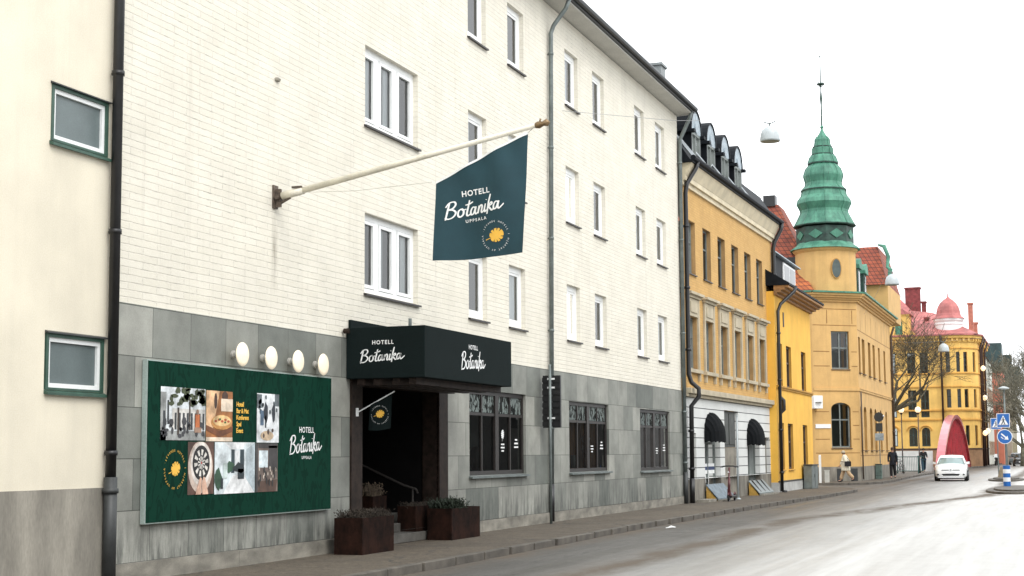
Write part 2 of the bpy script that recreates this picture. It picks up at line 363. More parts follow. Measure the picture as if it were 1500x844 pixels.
# ================================================================ ground, road, pavements
def asphalt(name, base, r0, r1, dirt_sheen=True):
    m = bpy.data.materials.new(name); t, b = nodes(m); MATS[name] = m
    v = coords(t); n1 = noise(t, v, .35, 6, .6); n2 = noise(t, v, 55, 3, .7); n3 = noise(t, v, 2.3, 6, .65)
    col = ramp(t, n1, .3, .7, tuple(c*.75 for c in base), tuple(c*1.25 for c in base))
    col = mixc(t, .7, col, ramp(t, n2, .3, .7), 'OVERLAY'); col = mixc(t, .45, col, ramp(t, noise(t, v, 14, 4, .7), .32, .68), 'OVERLAY')
    vo = t.nodes.new('ShaderNodeTexVoronoi'); vo.feature = 'DISTANCE_TO_EDGE'; vo.inputs['Scale'].default_value = .38; wv_ = t.nodes.new('ShaderNodeVectorMath'); wv_.operation = 'ADD'; wn_ = t.nodes.new('ShaderNodeTexNoise'); wn_.inputs['Scale'].default_value = 1.3; wn_.inputs['Detail'].default_value = 6; t.links.new(v, wn_.inputs['Vector']); t.links.new(v, wv_.inputs[0]); t.links.new(wn_.outputs['Color'], wv_.inputs[1]); t.links.new(wv_.outputs[0], vo.inputs['Vector'])
    col = mixc(t, ramp(t, vo.outputs['Distance'], .0, .012, (1, 1, 1), (0, 0, 0)), col, (.03, .028, .025))
    rg = ramp(t, n3, .35, .7, (r0,)*3, (r1,)*3)
    if dirt_sheen:      # sky sheen painted into the lane colour; gutter side stays dark and gritty
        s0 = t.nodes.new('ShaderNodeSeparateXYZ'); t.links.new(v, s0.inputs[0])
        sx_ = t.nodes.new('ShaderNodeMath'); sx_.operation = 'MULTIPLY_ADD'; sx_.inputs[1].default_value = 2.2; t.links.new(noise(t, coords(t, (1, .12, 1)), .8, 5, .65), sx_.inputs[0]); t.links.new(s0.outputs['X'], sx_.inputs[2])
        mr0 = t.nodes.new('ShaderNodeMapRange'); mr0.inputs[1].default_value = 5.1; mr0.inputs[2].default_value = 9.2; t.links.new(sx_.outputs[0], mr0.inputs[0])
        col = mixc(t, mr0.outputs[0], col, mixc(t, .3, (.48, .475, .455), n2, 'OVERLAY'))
        tr_ = noise(t, coords(t, (1, .018, 1)), 1.5, 4, .6); tr2 = noise(t, coords(t, (1, .05, 1)), 5, 3, .6)      # polished tyre lanes
        col = mixc(t, 1, col, ramp(t, tr_, .38, .6, (.80, .79, .77), (1, 1, 1)), 'MULTIPLY'); col = mixc(t, 1, col, ramp(t, tr2, .3, .6, (.84, .83, .82), (1, 1, 1)), 'MULTIPLY')
        rg = mixc(t, .5, rg, ramp(t, tr_, .35, .65, (.3, .3, .3), (.7, .7, .7)))
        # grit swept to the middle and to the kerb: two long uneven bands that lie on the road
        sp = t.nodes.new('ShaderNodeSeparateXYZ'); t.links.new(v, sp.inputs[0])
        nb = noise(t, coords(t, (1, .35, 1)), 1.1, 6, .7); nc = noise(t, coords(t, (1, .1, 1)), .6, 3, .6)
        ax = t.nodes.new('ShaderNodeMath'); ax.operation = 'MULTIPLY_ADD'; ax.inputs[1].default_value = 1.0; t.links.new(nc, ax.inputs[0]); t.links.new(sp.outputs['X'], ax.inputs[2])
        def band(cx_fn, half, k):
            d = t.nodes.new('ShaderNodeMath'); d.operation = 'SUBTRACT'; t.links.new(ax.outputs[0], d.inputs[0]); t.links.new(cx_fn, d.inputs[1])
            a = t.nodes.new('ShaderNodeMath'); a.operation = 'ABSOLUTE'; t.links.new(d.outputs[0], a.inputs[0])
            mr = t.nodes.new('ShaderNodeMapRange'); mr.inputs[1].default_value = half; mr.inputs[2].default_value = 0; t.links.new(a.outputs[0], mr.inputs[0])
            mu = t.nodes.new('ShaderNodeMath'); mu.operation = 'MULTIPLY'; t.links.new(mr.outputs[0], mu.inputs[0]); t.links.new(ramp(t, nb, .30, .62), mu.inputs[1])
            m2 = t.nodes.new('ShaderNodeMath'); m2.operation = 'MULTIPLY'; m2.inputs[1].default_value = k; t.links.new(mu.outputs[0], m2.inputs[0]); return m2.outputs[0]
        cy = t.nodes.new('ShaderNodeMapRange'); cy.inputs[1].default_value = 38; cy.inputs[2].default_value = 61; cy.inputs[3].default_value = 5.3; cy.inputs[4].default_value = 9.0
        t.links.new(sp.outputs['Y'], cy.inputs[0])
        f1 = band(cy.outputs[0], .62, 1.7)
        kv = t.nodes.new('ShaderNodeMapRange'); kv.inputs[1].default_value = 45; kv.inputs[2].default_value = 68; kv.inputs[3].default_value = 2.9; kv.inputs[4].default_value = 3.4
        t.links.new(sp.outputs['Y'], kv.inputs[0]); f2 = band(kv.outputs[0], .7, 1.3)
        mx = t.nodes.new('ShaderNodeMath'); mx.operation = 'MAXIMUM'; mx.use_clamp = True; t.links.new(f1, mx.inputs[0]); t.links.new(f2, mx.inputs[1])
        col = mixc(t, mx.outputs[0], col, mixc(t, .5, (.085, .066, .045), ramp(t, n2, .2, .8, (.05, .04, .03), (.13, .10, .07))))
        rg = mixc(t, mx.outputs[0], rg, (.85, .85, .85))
    t.links.new(col, b.inputs['Base Color']); t.links.new(rg, b.inputs['Roughness'])
    bump(t, b, n2, .35, .006); return m
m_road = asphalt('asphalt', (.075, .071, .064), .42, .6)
m_pave = asphalt('pavement_asphalt', (.080, .064, .045), .7, .9, dirt_sheen=False)
m_kerb = M('kerb_granite', (.10, .088, .072), .7, .3, 3, .3, fine=30)
m_gravel = M('gravel', (.10, .095, .08), .9, .3, .3)
g = MB(); g.box((-400, -60, -.4), (400, 900, -.02)); structure(g.build('ground', m_gravel))
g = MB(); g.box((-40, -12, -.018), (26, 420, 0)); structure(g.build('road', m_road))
# kerb lines, from the photo's near corner to the bridge
K1 = [(2.35, -12), (2.42, 18), (2.42, 23), (2.3, 32), (2.5, 45), (2.9, 56), (3.08, 62), (3.05, 65.5), (2.7, 67.6), (1.9, 69), (.4, 70.6), (-2, 71.6), (-20, 72)]
K2 = [(-20, 78.4), (-.7, 78.6), (.9, 79.2), (1.75, 80.6), (2.2, 83), (2.32, 88), (2.1, 98), (2.0, 110), (2.2, 125), (2.6, 150), (3.4, 166), (4.0, 200), (4.6, 260), (5.2, 400)]
def pavement(K, back, name, kname):
    inner = []
    for i, p in enumerate(K):
        a = Vector(K[max(i-1, 0)]); b = Vector(K[min(i+1, len(K)-1)]); d = (b-a).normalized(); inner.append((p[0]-d.y*.15, p[1]+d.x*.15))
    s_ = MB(); s_.slab(inner+back, -.02, .115); structure(s_.build(name, m_pave))
    k = MB(); rnd = random.Random(3)
    for i in range(len(K)-1):
        a, b, a2, b2 = Vector(K[i]), Vector(K[i+1]), Vector(inner[i]), Vector(inner[i+1]); n = max(1, int((b-a).length/1.15))
        if (b-a).length > 60: n = 30
        for j in range(n):
            t0, t1 = j/n+.006, (j+1)/n-.006; z = .12+rnd.uniform(-.006, .008); o_ = rnd.uniform(-.012, .012)
            P = [a.lerp(b, t0), a.lerp(b, t1), a2.lerp(b2, t1), a2.lerp(b2, t0)]
            k.hexa([(p.x+o_, p.y, -.01) for p in P], [(p.x+o_, p.y, z) for p in P])
    structure(k.build(kname, m_kerb, bevel=.012))
pavement(K1, [(-20, 71.8), (-20, -12)], 'pavement', 'kerb')
pavement(K2, [(-40, 400), (-40, 78.4)], 'pavement_beyond_side_street', 'kerb_beyond_side_street')

# ================================================================ left apartment building
m_cream = M('cream_render', (.72, .66, .53), .85, .07, .8, .25, fine=60, soot=.16)
m_conc = M('stained_render_plinth', (.27, .25, .21), .85, .26, 1.2, .3, stretch=(1, 1.6, .5), fine=30)
m_greenpaint = M('green_paint', (.035, .085, .06), .5, .2, 4)
m_white = M('white_paint', (.80, .81, .80), .4, .04, 3, .05)
m_black = M('black_metal', (.012, .012, .013), .4, .2, 5, .05)
m_dkgrey = M('dark_grey_metal', (.035, .038, .038), .5, .2, 4)
m_zinc = M('grey_pipe', (.15, .175, .17), .45, .2, 4, .1, metal=.2)
m_dark = M('dark_interior', (.02, .02, .02), .9, .1, 1, 0)
m_mesh = M('grey_blind', (.115, .145, .145), .35, .1, 2, .3, fine=90)
m_glass = glass('window_glass', (.84, .88, .88))
m_glassd = glass('dark_window_glass', (.30, .32, .31), .8)
ap = thing('apartment_building', 'cream rendered building with stained grey plinth and two small green framed windows', 'building', (0, 12, 0))
F0 = Frame(0, 0, 0); b = MB(F0)
wall(b, 4, 16.05, 1.32, 16, [(14.82, 15.97, 5.5, 6.2), (14.80, 15.94, 2.5, 3.18)], .09)
b.quad([(16.05, 0, 1.32), (16.05, -.12, 1.32), (16.05, -.12, 16), (16.05, 0, 16)]); b.quad([(15.9, -.1, 0), (16.4, -.1, 0), (16.4, -.1, 16), (15.9, -.1, 16)])
b.quad([(4, 0, 0), (4, -9, 0), (4, -9, 16), (4, 0, 16)]); b.quad([(4, 0, 16), (16.05, 0, 16), (16.05, -9, 16), (4, -9, 16)])
b.build('rendered_wall', m_cream, ap)
b = MB(F0); b.box((4, -.2, 0), (16.03, .018, 1.319)); b.build('plinth', m_conc, ap)
for z0, z1 in ((5.5, 6.2), (2.5, 3.18)):
    f = MB(F0); a_, b_ = (14.82, 15.97)
    for q in (((a_, -.09, z0), (a_+.05, .012, z1)), ((b_-.05, -.09, z0), (b_, .012, z1)), ((a_+.05, -.09, z0), (b_-.05, .012, z0+.03)), ((a_+.05, -.09, z1-.045), (b_-.05, .012, z1))): f.box(*q)
    o = f.build('window', m_greenpaint, ap)
    i_ = MB(F0); a2, b2, c2, d2 = a_+.05, b_-.05, z0+.03, z1-.045
    for q in (((a2, -.06, c2), (a2+.055, -.015, d2)), ((b2-.055, -.06, c2), (b2, -.015, d2)), ((a2+.055, -.06, c2), (b2-.055, -.015, c2+.055)), ((a2+.055, -.06, d2-.055), (b2-.055, -.015, d2))): i_.box(*q)
    i_.build('sash', m_white, o)
    i_ = MB(F0); i_.quad([(a2, -.05, c2), (b2, -.05, c2), (b2, -.05, d2), (a2, -.05, d2)]); i_.build('pane', m_mesh, o)
    i_ = MB(F0); i_.hexa([(a_-.02, .0, z0-.05), (b_+.03, .0, z0-.05), (b_+.03, .06, z0-.06), (a_-.02, .06, z0-.06)], [(a_-.02, .0, z0-.002), (b_+.03, .0, z0-.002), (b_+.03, .06, z0-.03), (a_-.02, .06, z0-.03)]); i_.build('sill', m_greenpaint, o)
    i_ = MB(F0); i_.hexa([(a_-.02, .0, z1), (b_+.03, .0, z1), (b_+.03, .05, z1-.005), (a_-.02, .05, z1-.005)], [(a_-.02, .0, z1+.03), (b_+.03, .0, z1+.03), (b_+.03, .05, z1+.01), (a_-.02, .05, z1+.01)]); i_.build('drip_cap', m_dkgrey, o)

# ================================================================ hotel
m_wbrick = brickmat('white_painted_brick', (.77, .73, .63), (.74, .70, .595), (.725, .685, .59), .66, .099, .009, .85, .75, nvar=.09, wob=.016, dash=1, smooth=.4)
m_stone = brickmat('grey_green_stone_slabs', (.40, .40, .355), (.16, .175, .155), (.09, .095, .08), .93, .663, .006, .7, .35, off=.43, oz=.3133, stain=.9, nvar=.3)
m_plinth = M('granite_plinth', (.23, .215, .18), .8, .3, 2.2, .4, stretch=(1, .9, 2))
m_soffit = M('soffit_boards', (.50, .49, .45), .7, .06, 2)
m_roofm = M('roof_metal', (.018, .02, .022), .45, .2, 2, .1)
m_frameb = M('brown_black_frame', (.018, .014, .012), .45, .2, 5)
m_wood = M('dark_brown_granite', (.026, .017, .013), .6, .35, 9, .2, fine=70, spec=.15)
m_curt = M('pale_curtain', (.62, .64, .64), .9, .08, 3, .4, stretch=(1, 9, .4))
ht = thing('hotel_building', 'four storey hotel of white painted brick over grey green stone slabs', 'building', (0, 31, 0))
NW = [(28.45, 29.5), (30.85, 31.92), (35.0, 36.07), (37.37, 38.43), (41.55, 42.6), (43.93, 45.05)]
ROWS = [(4.50, 5.87), (7.43, 8.83), (10.39, 11.80)]
BW = [(23.53, 25.85, 7.5, 8.93), (23.53, 25.85, 4.52, 5.93)]
ops = [(a, c, z0, z1) for a, c in NW for z0, z1 in ROWS]+BW
EV = 12.56; HL, HR_ = 16.2, 46.76
b = MB(F0); wall(b, HL, HR_, 3.68, EV, ops, .16)
b.quad([(HR_, 0, 0), (HR_, -12, 0), (HR_, -12, EV), (HR_, 0, EV)]); b.quad([(HL, 0, 3.68), (HL, -.3, 3.68), (HL, -.3, EV), (HL, 0, EV)])
b.build('brick_wall', m_wbrick, ht)
GF = [(28.4, 31.83, 1.27, 3.03), (35.0, 38.43, 1.25, 2.99), (41.6, 45.07, 1.2, 2.97)]
D0, D1 = 23.35, 26.75
FS = Frame(.02, 0, 0); b = MB(FS)
wall(b, HL+.02, HR_, .35, 3.68, GF+[(D0, D1, .35, 3.05, 0, .015)], .12)
b.quad([(HL+.02, 0, 3.68), (HR_, 0, 3.68), (HR_, -.02, 3.68), (HL+.02, -.02, 3.68)])
b.quad([(HR_, 0, .35), (HR_, -.5, .35), (HR_, -.5, 3.68), (HR_, 0, 3.68)])
b.build('stone_cladding', m_stone, ht)
rnd = random.Random(5)
for ua, ue in ((HL+.03, D0-.001), (D1+.001, HR_)):
    b = MB(F0); u = ua
    while u < ue-.01:
        e = min(u+rnd.uniform(.7, 1.3), ue); b.box((u+.001, -.1, 0), (e-.001, .045+rnd.uniform(0, .006), .35+rnd.uniform(-.012, 0))); u = e
    b.build('granite_base', m_plinth, ht)
# roof with pale boarded soffit and dark edge
b = MB(F0); b.hexa([(HL-.1, -.02, EV+.02), (HR_+.15, -.02, EV+.02), (HR_+.15, .5, EV+.04), (HL-.1, .5, EV+.04)], [(HL-.1, -.02, EV+.06), (HR_+.15, -.02, EV+.06), (HR_+.15, .5, EV+.08), (HL-.1, .5, EV+.08)])
b.build('soffit', m_soffit, ht)
b = MB(F0)
b.hexa([(HL-.1, -6.5, EV+.1), (HR_+.18, -6.5, EV+.1), (HR_+.18, .56, EV+.085), (HL-.1, .56, EV+.085)], [(HL-.1, -6.5, EV+3.2), (HR_+.18, -6.5, EV+3.2), (HR_+.18, .56, EV+.24), (HL-.1, .56, EV+.24)])
b.tube([(HL-.1, .6, EV+.2), (HR_+.18, .6, EV+.2)], .075, 8)
b.build('roof', m_roofm, ht)
b = MB(F0); b.box((46.0, -.9, EV+.2), (46.6, -.3, 14.1)); b.box((45.95, -.95, 14.1), (46.65, -.25, 14.18)); b.build('chimney', M('chimney_sheet', (.22, .24, .24), .5, .15, 3, metal=.3), ht)
b = MB(F0); b.tube([(40.5, -.2, EV+.3), (40.5, -.2, EV+.85)], .06, 8); b.build('vent_pipe', m_dkgrey, ht)
b = MB(F0)
for k, (z0, z1) in enumerate([(3.3, 4.2), (6.8, 7.1), (9.7, 10.1)]): pass
b.quad([(16.3, -.75, .1), (46.5, -.75, .1), (46.5, -.75, 12.3), (16.3, -.75, 12.3)]) if False else None
for (a, c, z0, z1) in ops+GF:      # the dim room behind each window
    dd = 1.1
    b.quad([(a-.3, -dd, z0-.3), (c+.3, -dd, z0-.3), (c+.3, -dd, z1+.3), (a-.3, -dd, z1+.3)])
    b.quad([(a-.3, -.165, z1+.3), (c+.3, -.165, z1+.3), (c+.3, -dd, z1+.3), (a-.3, -dd, z1+.3)])
    b.quad([(a-.3, -.165, z0-.3), (c+.3, -.165, z0-.3), (c+.3, -dd, z0-.3), (a-.3, -dd, z0-.3)])
    b.quad([(c+.3, -.165, z0-.3), (c+.3, -dd, z0-.3), (c+.3, -dd, z1+.3), (c+.3, -.165, z1+.3)])
    b.quad([(a-.3, -.165, z0-.3), (a-.3, -dd, z0-.3), (a-.3, -dd, z1+.3), (a-.3, -.165, z1+.3)])
b.build('room_lining', M('dim_room', (.22, .26, .26), .9, .1, 1, 0), ht)
m_sillb = M('dark_sill', (.025, .02, .02), .5, .2, 5)
rnd = random.Random(11)
for (z0, z1) in ROWS:
    for a, c in NW:
        o = window(F0, ht, a, c, z0, z1, .15, [], [], m_white, m_glass, fw=.13, msill=m_sillb)
        s_ = MB(F0); f0 = .07
        for q in (((a+.13, -.135, z0+.13), (a+.13+f0, -.115, z1-.13)), ((c-.13-f0, -.135, z0+.13), (c-.13, -.115, z1-.13)), ((a+.2, -.135, z0+.13), (c-.2, -.115, z0+.19)), ((a+.2, -.135, z1-.19), (c-.2, -.115, z1-.13))): s_.box(*q)
        s_.build('sash', m_white, o)
        cu_ = MB(F0); x0 = a+.05
        wd = (c-a)*rnd.choice([.35, .45, .6, .4, .8])
        n = 9; pts = [(x0+wd*i/n, -.2+.015*math.sin(i*2.4)) for i in range(n+1)]
        for i in range(n): cu_.quad([(pts[i][0], pts[i][1], z0), (pts[i+1][0], pts[i+1][1], z0), (pts[i+1][0], pts[i+1][1], z1), (pts[i][0], pts[i][1], z1)])
        cu_.build('curtain', m_curt, o, smooth=True)
for bi, (a, c, z0, z1) in enumerate(BW):
    o = window(F0, ht, a, c, z0, z1, .15, [.30, .64], [], m_white, m_glass, fw=.10, msill=m_sillb, mull=.16)
    s_ = MB(F0); ee = [a+.1, a+(c-a)*.30-.08, a+(c-a)*.30+.08, a+(c-a)*.64-.08, a+(c-a)*.64+.08, c-.1]
    for i in (0, 2, 4):
        x0, x1 = ee[i]+.01, ee[i+1]-.01
        for q in (((x0, -.135, z0+.11), (x0+.07, -.09, z1-.11)), ((x1-.07, -.135, z0+.11), (x1, -.09, z1-.11)), ((x0+.07, -.135, z0+.11), (x1-.07, -.09, z0+.17)), ((x0+.07, -.135, z1-.17), (x1-.07, -.09, z1-.11))): s_.box(*q)
    s_.build('sash', m_white, o)
    cu_ = MB(F0)
    for x0, x1 in (((a+.3, a+1.0), (a+1.15, a+1.8)) if bi == 0 else ((a+.15, a+.4), (a+1.0, a+1.15), (c-.4, c-.1))):
        n = 12
        for i in range(n):
            p, q = x0+(x1-x0)*i/n, x0+(x1-x0)*(i+1)/n; e0, e1 = -.2+.015*math.sin(i*2), -.2+.015*math.sin((i+1)*2)
            cu_.quad([(p, e0, z0), (q, e1, z0), (q, e1, z1), (p, e0, z1)])
    cu_.build('curtain', m_curt, o, smooth=True)
# ground floor shop windows with leaf film in the top lights
def filmmat(name):
    m = bpy.data.materials.new(name); t, b = nodes(m)
    v = coords(t, (1, 3.2, 1.7)); wv = t.nodes.new('ShaderNodeTexNoise'); wv.inputs['Scale'].default_value = 2.3; wv.inputs['Detail'].default_value = 1.5; wv.inputs['Distortion'].default_value = 1.6
    t.links.new(v, wv.inputs['Vector'])
    t.links.new(ramp(t, wv.outputs['Fac'], .46, .52, (.012, .015, .014), (.18, .21, .20)), b.inputs['Base Color']); b.inputs['Roughness'].default_value = .12
    return m
m_film = filmmat('leaf_pattern_film'); m_let = flat('white_lettering', (.82, .83, .82), .5)
m_or = M('ochre_curtain', (.42, .2, .07), .9, .3, 3, .5, stretch=(1, 5, .6))
for gi, (a, c, z0, z1) in enumerate(GF):
    o = window(FS, ht, a, c, z0, z1, .11, [.25, .5, .75], [.72], m_frameb, m_glassd, fw=.09, msill=m_zinc, mull=.06, big=.2, name='shop_window', sill_out=.09)
    p = MB(FS); w_ = c-a; zt = z0+(z1-z0)*.72
    for k in range(4):
        x0 = a+w_*(.25*k)+(.1 if k in (0, 2) else .04); x1 = a+w_*(.25*(k+1))-(.1 if k in (1, 3) else .04)
        p.quad([(x0, -.09, zt+.04), (x1, -.09, zt+.04), (x1, -.09, z1-.09), (x0, -.09, z1-.09)])
    p.build('leaf_film', m_film, o)
    d_ = MB(); fn = lambda y, z: Vector((.02-.085, y, z)); q = a+w_*.63
    zc = z0+.75
    if gi == 0:
        put_leaf(d_, fn, q, zc+.1, .10, tilt=1.4)
    for k, l in enumerate((.2, .24, .15)): d_.add([(q-l/2, zc-.12-k*.07, 0), (q+l/2, zc-.12-k*.07, 0), (q+l/2, zc-.09-k*.07, 0), (q-l/2, zc-.09-k*.07, 0)], [(0, 1, 2, 3)], 0, F=lambda y, z, _: fn(y, z))
    q = a+w_*.88
    for k, l in enumerate((.15, .24, .26)): d_.add([(q-l/2, zc-.02-k*.08, 0), (q+l/2, zc-.02-k*.08, 0), (q+l/2, zc+.015-k*.08, 0), (q-l/2, zc+.015-k*.08, 0)], [(0, 1, 2, 3)], 0, F=lambda y, z, _: fn(y, z))
    d_.build('window_sticker', m_let, o, recalc=False)
    if gi == 1:
        cu_ = MB(FS)
        for x0, x1 in ((a+w_*.27, a+w_*.62), (a+w_*.74, a+w_*.95)):
            for i in range(10):
                p_, q_ = x0+(x1-x0)*i/10, x0+(x1-x0)*(i+1)/10
                cu_.quad([(p_, -.3+.02*math.sin(i*2), z0), (q_, -.3+.02*math.sin(i*2+2), z0), (q_, -.3+.02*math.sin(i*2+2), zt), (p_, -.3+.02*math.sin(i*2), zt)])
        cu_.build('curtain', m_or, o)
        cu_ = MB(FS); cu_.lathe((a+w_*.60, -.22, z0+.12), [(.04, 0), (.05, .3), (.03, .35), (.11, .45), (.07, .6), (.12, .72), (.02, .85)], 10); cu_.lathe((a+w_*.3, -.22, z0+.1), [(.07, 0), (.07, .32)], 10)
        cu_.build('vase', m_white, o, smooth=True)
    else:
        cu_ = MB(FS); cu_.lathe((a+w_*.35, -.35, z0+.1), [(.05, 0), (.12, .1), (.16, .3), (.05, .5)], 10); cu_.build('vase', m_dkgrey, o, smooth=True)
# entrance: jambs, recess, steps, inner door, handrail
for ja, jb in ((22.93, D0), (D1, 27.18)): b = MB(F0); b.box((ja, -.32, .12), (jb, .055, 3.0)); b.build('entrance_jamb', m_wood, ht)
b = MB(F0); b.box((D0, -.3, 2.9), (D1, .05, 3.1)); b.build('entrance_lintel', m_wood, ht)
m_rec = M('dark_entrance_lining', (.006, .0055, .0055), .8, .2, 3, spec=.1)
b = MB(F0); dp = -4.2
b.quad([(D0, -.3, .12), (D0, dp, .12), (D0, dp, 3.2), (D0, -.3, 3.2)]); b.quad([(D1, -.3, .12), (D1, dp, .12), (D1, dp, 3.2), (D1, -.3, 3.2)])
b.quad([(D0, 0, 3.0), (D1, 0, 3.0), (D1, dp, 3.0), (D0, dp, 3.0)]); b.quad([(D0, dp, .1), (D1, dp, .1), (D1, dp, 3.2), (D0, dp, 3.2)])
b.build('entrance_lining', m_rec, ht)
m_step = M('worn_stone_step', (.09, .085, .075), .8, .3, 3, .3)
for k in range(6):
    b = MB(F0); b.box((D0+.002, dp+.01, .12+.16*k), (D1-.002, -.0-.36*k+(.03 if k == 0 else 0), .28+.16*k)); b.build('step', m_step, ht, bevel=.01)
b = MB(F0); b.box((24.0, dp+.02, 1.1), (26.2, dp+.08, 2.95)); b.build('entrance_door', M('dark_door', (.02, .018, .018), .3, .1, 3), ht)
b = MB(); b.tube([(-.35, 26.55, 1.05), (-.6, 26.55, 1.12), (-2.6, 26.55, 2.0)], .022, 8); b.tube([(-.42, 26.55, 1.07), (-.42, 26.55, .3)], .018, 8); b.tube([(-.35, 26.55, 1.05), (-.35, 26.62, .98)], .022, 8); b.build('handrail', M('steel_rail', (.06, .055, .05), .6, .1, 3, spec=.2), ht)
# drainpipes
def pipe(par, pts, r, mat, clips=(), name='drainpipe', n=10):
    b = MB(); b.tube(pts, r, n)
    for (x, y, z) in clips: b.tube([(x, y, z-.03), (x, y, z+.03)], r*1.22, n); b.tube([(x-r, y, z), (0 if x < .3 else x-.25, y, z)], .012, 6)
    return b.build(name, mat, par, smooth=True)
pipe(ap, [(.1, 16.03, 15.9), (.1, 16.03, 1.45)], .068, m_black, [(.1, 16.03, z) for z in (12, 9.2, 6.6, 4.55, 1.75)])
pipe(ap, [(.1, 16.03, 1.45), (.1, 16.03, .05)], .085, m_dkgrey, [(.1, 16.03, 1.28)], 'drainpipe_foot')
pipe(ht, [(.55, 33.75, EV+.1), (.45, 33.74, EV-.15), (.15, 33.70, EV-.55), (.09, 33.66, EV-.75), (.09, 33.42, 1.0)], .055, m_zinc, [(.09, 33.66-.24*(11.8-z)/10.8, z) for z in (11.3, 9, 6.8, 4.6, 2.3)])
pipe(ht, [(.09, 33.42, 1.0), (.09, 33.41, .14)], .062, m_black, (), 'drainpipe_foot')
pipe(ht, [(.5, 46.7, EV+.1), (.45, 46.7, EV-.1), (.2, 46.72, EV-.6), (.1, 46.72, EV-.8), (.1, 46.7, 1.1)], .06, m_zinc, [(.1, 46.7, z) for z in (11, 8.5, 5.5, 3, 1.4)])
pipe(ht, [(.1, 46.7, 1.1), (.1, 46.7, .12)], .07, m_dkgrey, (), 'drainpipe_foot')

# ---------------------------------------------------------------- canopy
m_can = M('dark_green_black_panel', (.007, .012, .012), .8, .08, 1.5, .1, spec=.08)
cp = thing('entrance_canopy', 'dark green black box canopy with white hotel lettering over the entrance', 'canopy', (0, 25, 3))
X1, Y0, Y1, Z0, Z1 = 1.46, 22.78, 26.96, 2.98, 3.84
b = MB(); b.box((.024, Y0, Z0), (X1, Y1, Z1)); b.build('canopy_box', m_can, cp, bevel=.01)
b = MB(); b.box((.004, 22.9, 3.84), (.045, 27.1, 3.99)); b.build('wall_flashing', m_can, cp)
b = MB()
for x in (.2, .5, .85, 1.15): b.box((x, Y0+.06, Z0-.11), (x+.13, Y1-.1, Z0-.002))
b.build('ceiling_beam', m_wood, cp)
b = MB(); b.tube([(1.1, 23.0, Z1), (1.1, 23.0, Z1+.14)], .03, 8); b.build('vent_pipe', m_zinc, cp)
b = MB(); b.tube([(.03, 22.68, 3.78), (.12, 22.68, 3.78)], .045, 8); b.build('end_bracket', m_wood, cp)
fe = lambda x, z: Vector((x, Y0-.006, z)); ff = lambda y, z: Vector((X1+.006, y, z))
b = MB(); put_text(b, 'HOTELL', .093, fe, .70, 3.575, bold=.002, spacing=1.25); put_script(b, fe, .69, 3.36, .82); b.build('end_lettering', m_let, cp, recalc=False)
b = MB(); put_text(b, 'HOTELL', .11, ff, 24.96, 3.60, bold=.002, spacing=1.15); put_script(b, ff, 24.97, 3.36, 1.18); b.build('front_lettering', m_let, cp, recalc=False)

# ---------------------------------------------------------------- billboard
m_bg = M('dark_green_board', (.008, .048, .036), .4, .12, 2, .03)
m_yel = flat('mustard_print', (.80, .46, .06), .5)
def boardmat():
    m = bpy.data.materials.new('leaf_printed_board'); t, b = nodes(m)
    v = coords(t, (1, 3.4, 1.6)); wv = t.nodes.new('ShaderNodeTexNoise'); wv.inputs['Scale'].default_value = 1.6; wv.inputs['Detail'].default_value = 1; wv.inputs['Distortion'].default_value = 2.2
    t.links.new(v, wv.inputs['Vector'])
    t.links.new(ramp(t, wv.outputs['Fac'], .53, .56, (.004, .034, .021), (.0028, .024, .015)), b.inputs['Base Color']); b.inputs['Roughness'].default_value = .8; b.inputs['Specular IOR Level'].default_value = .06
    return m
m_board = boardmat()
bb = thing('billboard', 'wide dark green hotel billboard with six pictures fixed to the stone wall', 'billboard', (.03, 19.6, .83))
b = MB(); b.box((.03, 16.98, .83), (.1, 22.27, 2.97)); b.build('board_frame', M('aluminium_edge', (.42, .50, .47), .4, .08, 2, metal=.3), bb)
b = MB(); b.box((.1, 17.0, .845), (.108, 22.255, 2.955)); b.build('printed_face', m_board, bb)
_cols = {}
def fm(c):
    k = 'print_%02x%02x%02x' % tuple(int(255*x) for x in c)
    return M(k, c, .5, .32, 5, 0, fine=34)
def picture(rect, items, label):
    y0, y1, z0, z1 = rect; b = MB(); mats = []; L = 0
    for col, shapes in items:
        m = fm(col)
        if m not in mats: mats.append(m)
        mi = mats.index(m); L += 1
        for sh in shapes:
            x = .111+L*.0011
            b.add([(x, y0+(y1-y0)*min(1, max(0, p[0])), z0+(z1-z0)*min(1, max(0, p[1]))) for p in sh], [tuple(range(len(sh)))], mi)
    o = b.build('picture', mats, bb, recalc=False); o['label'] = label
full = [(0, 0), (1, 0), (1, 1), (0, 1)]
def blob(cx, cy, rx, ry, n=12, j=0, seed=0):
    r_ = random.Random(seed); return [(cx+rx*(1+r_.uniform(-j, j))*math.cos(2*math.pi*i/n), cy+ry*(1+r_.uniform(-j, j))*math.sin(2*math.pi*i/n)) for i in range(n)]
def rc(x0, y0, x1, y1): return [(x0, y0), (x1, y0), (x1, y1), (x0, y1)]
r_ = random.Random(2)
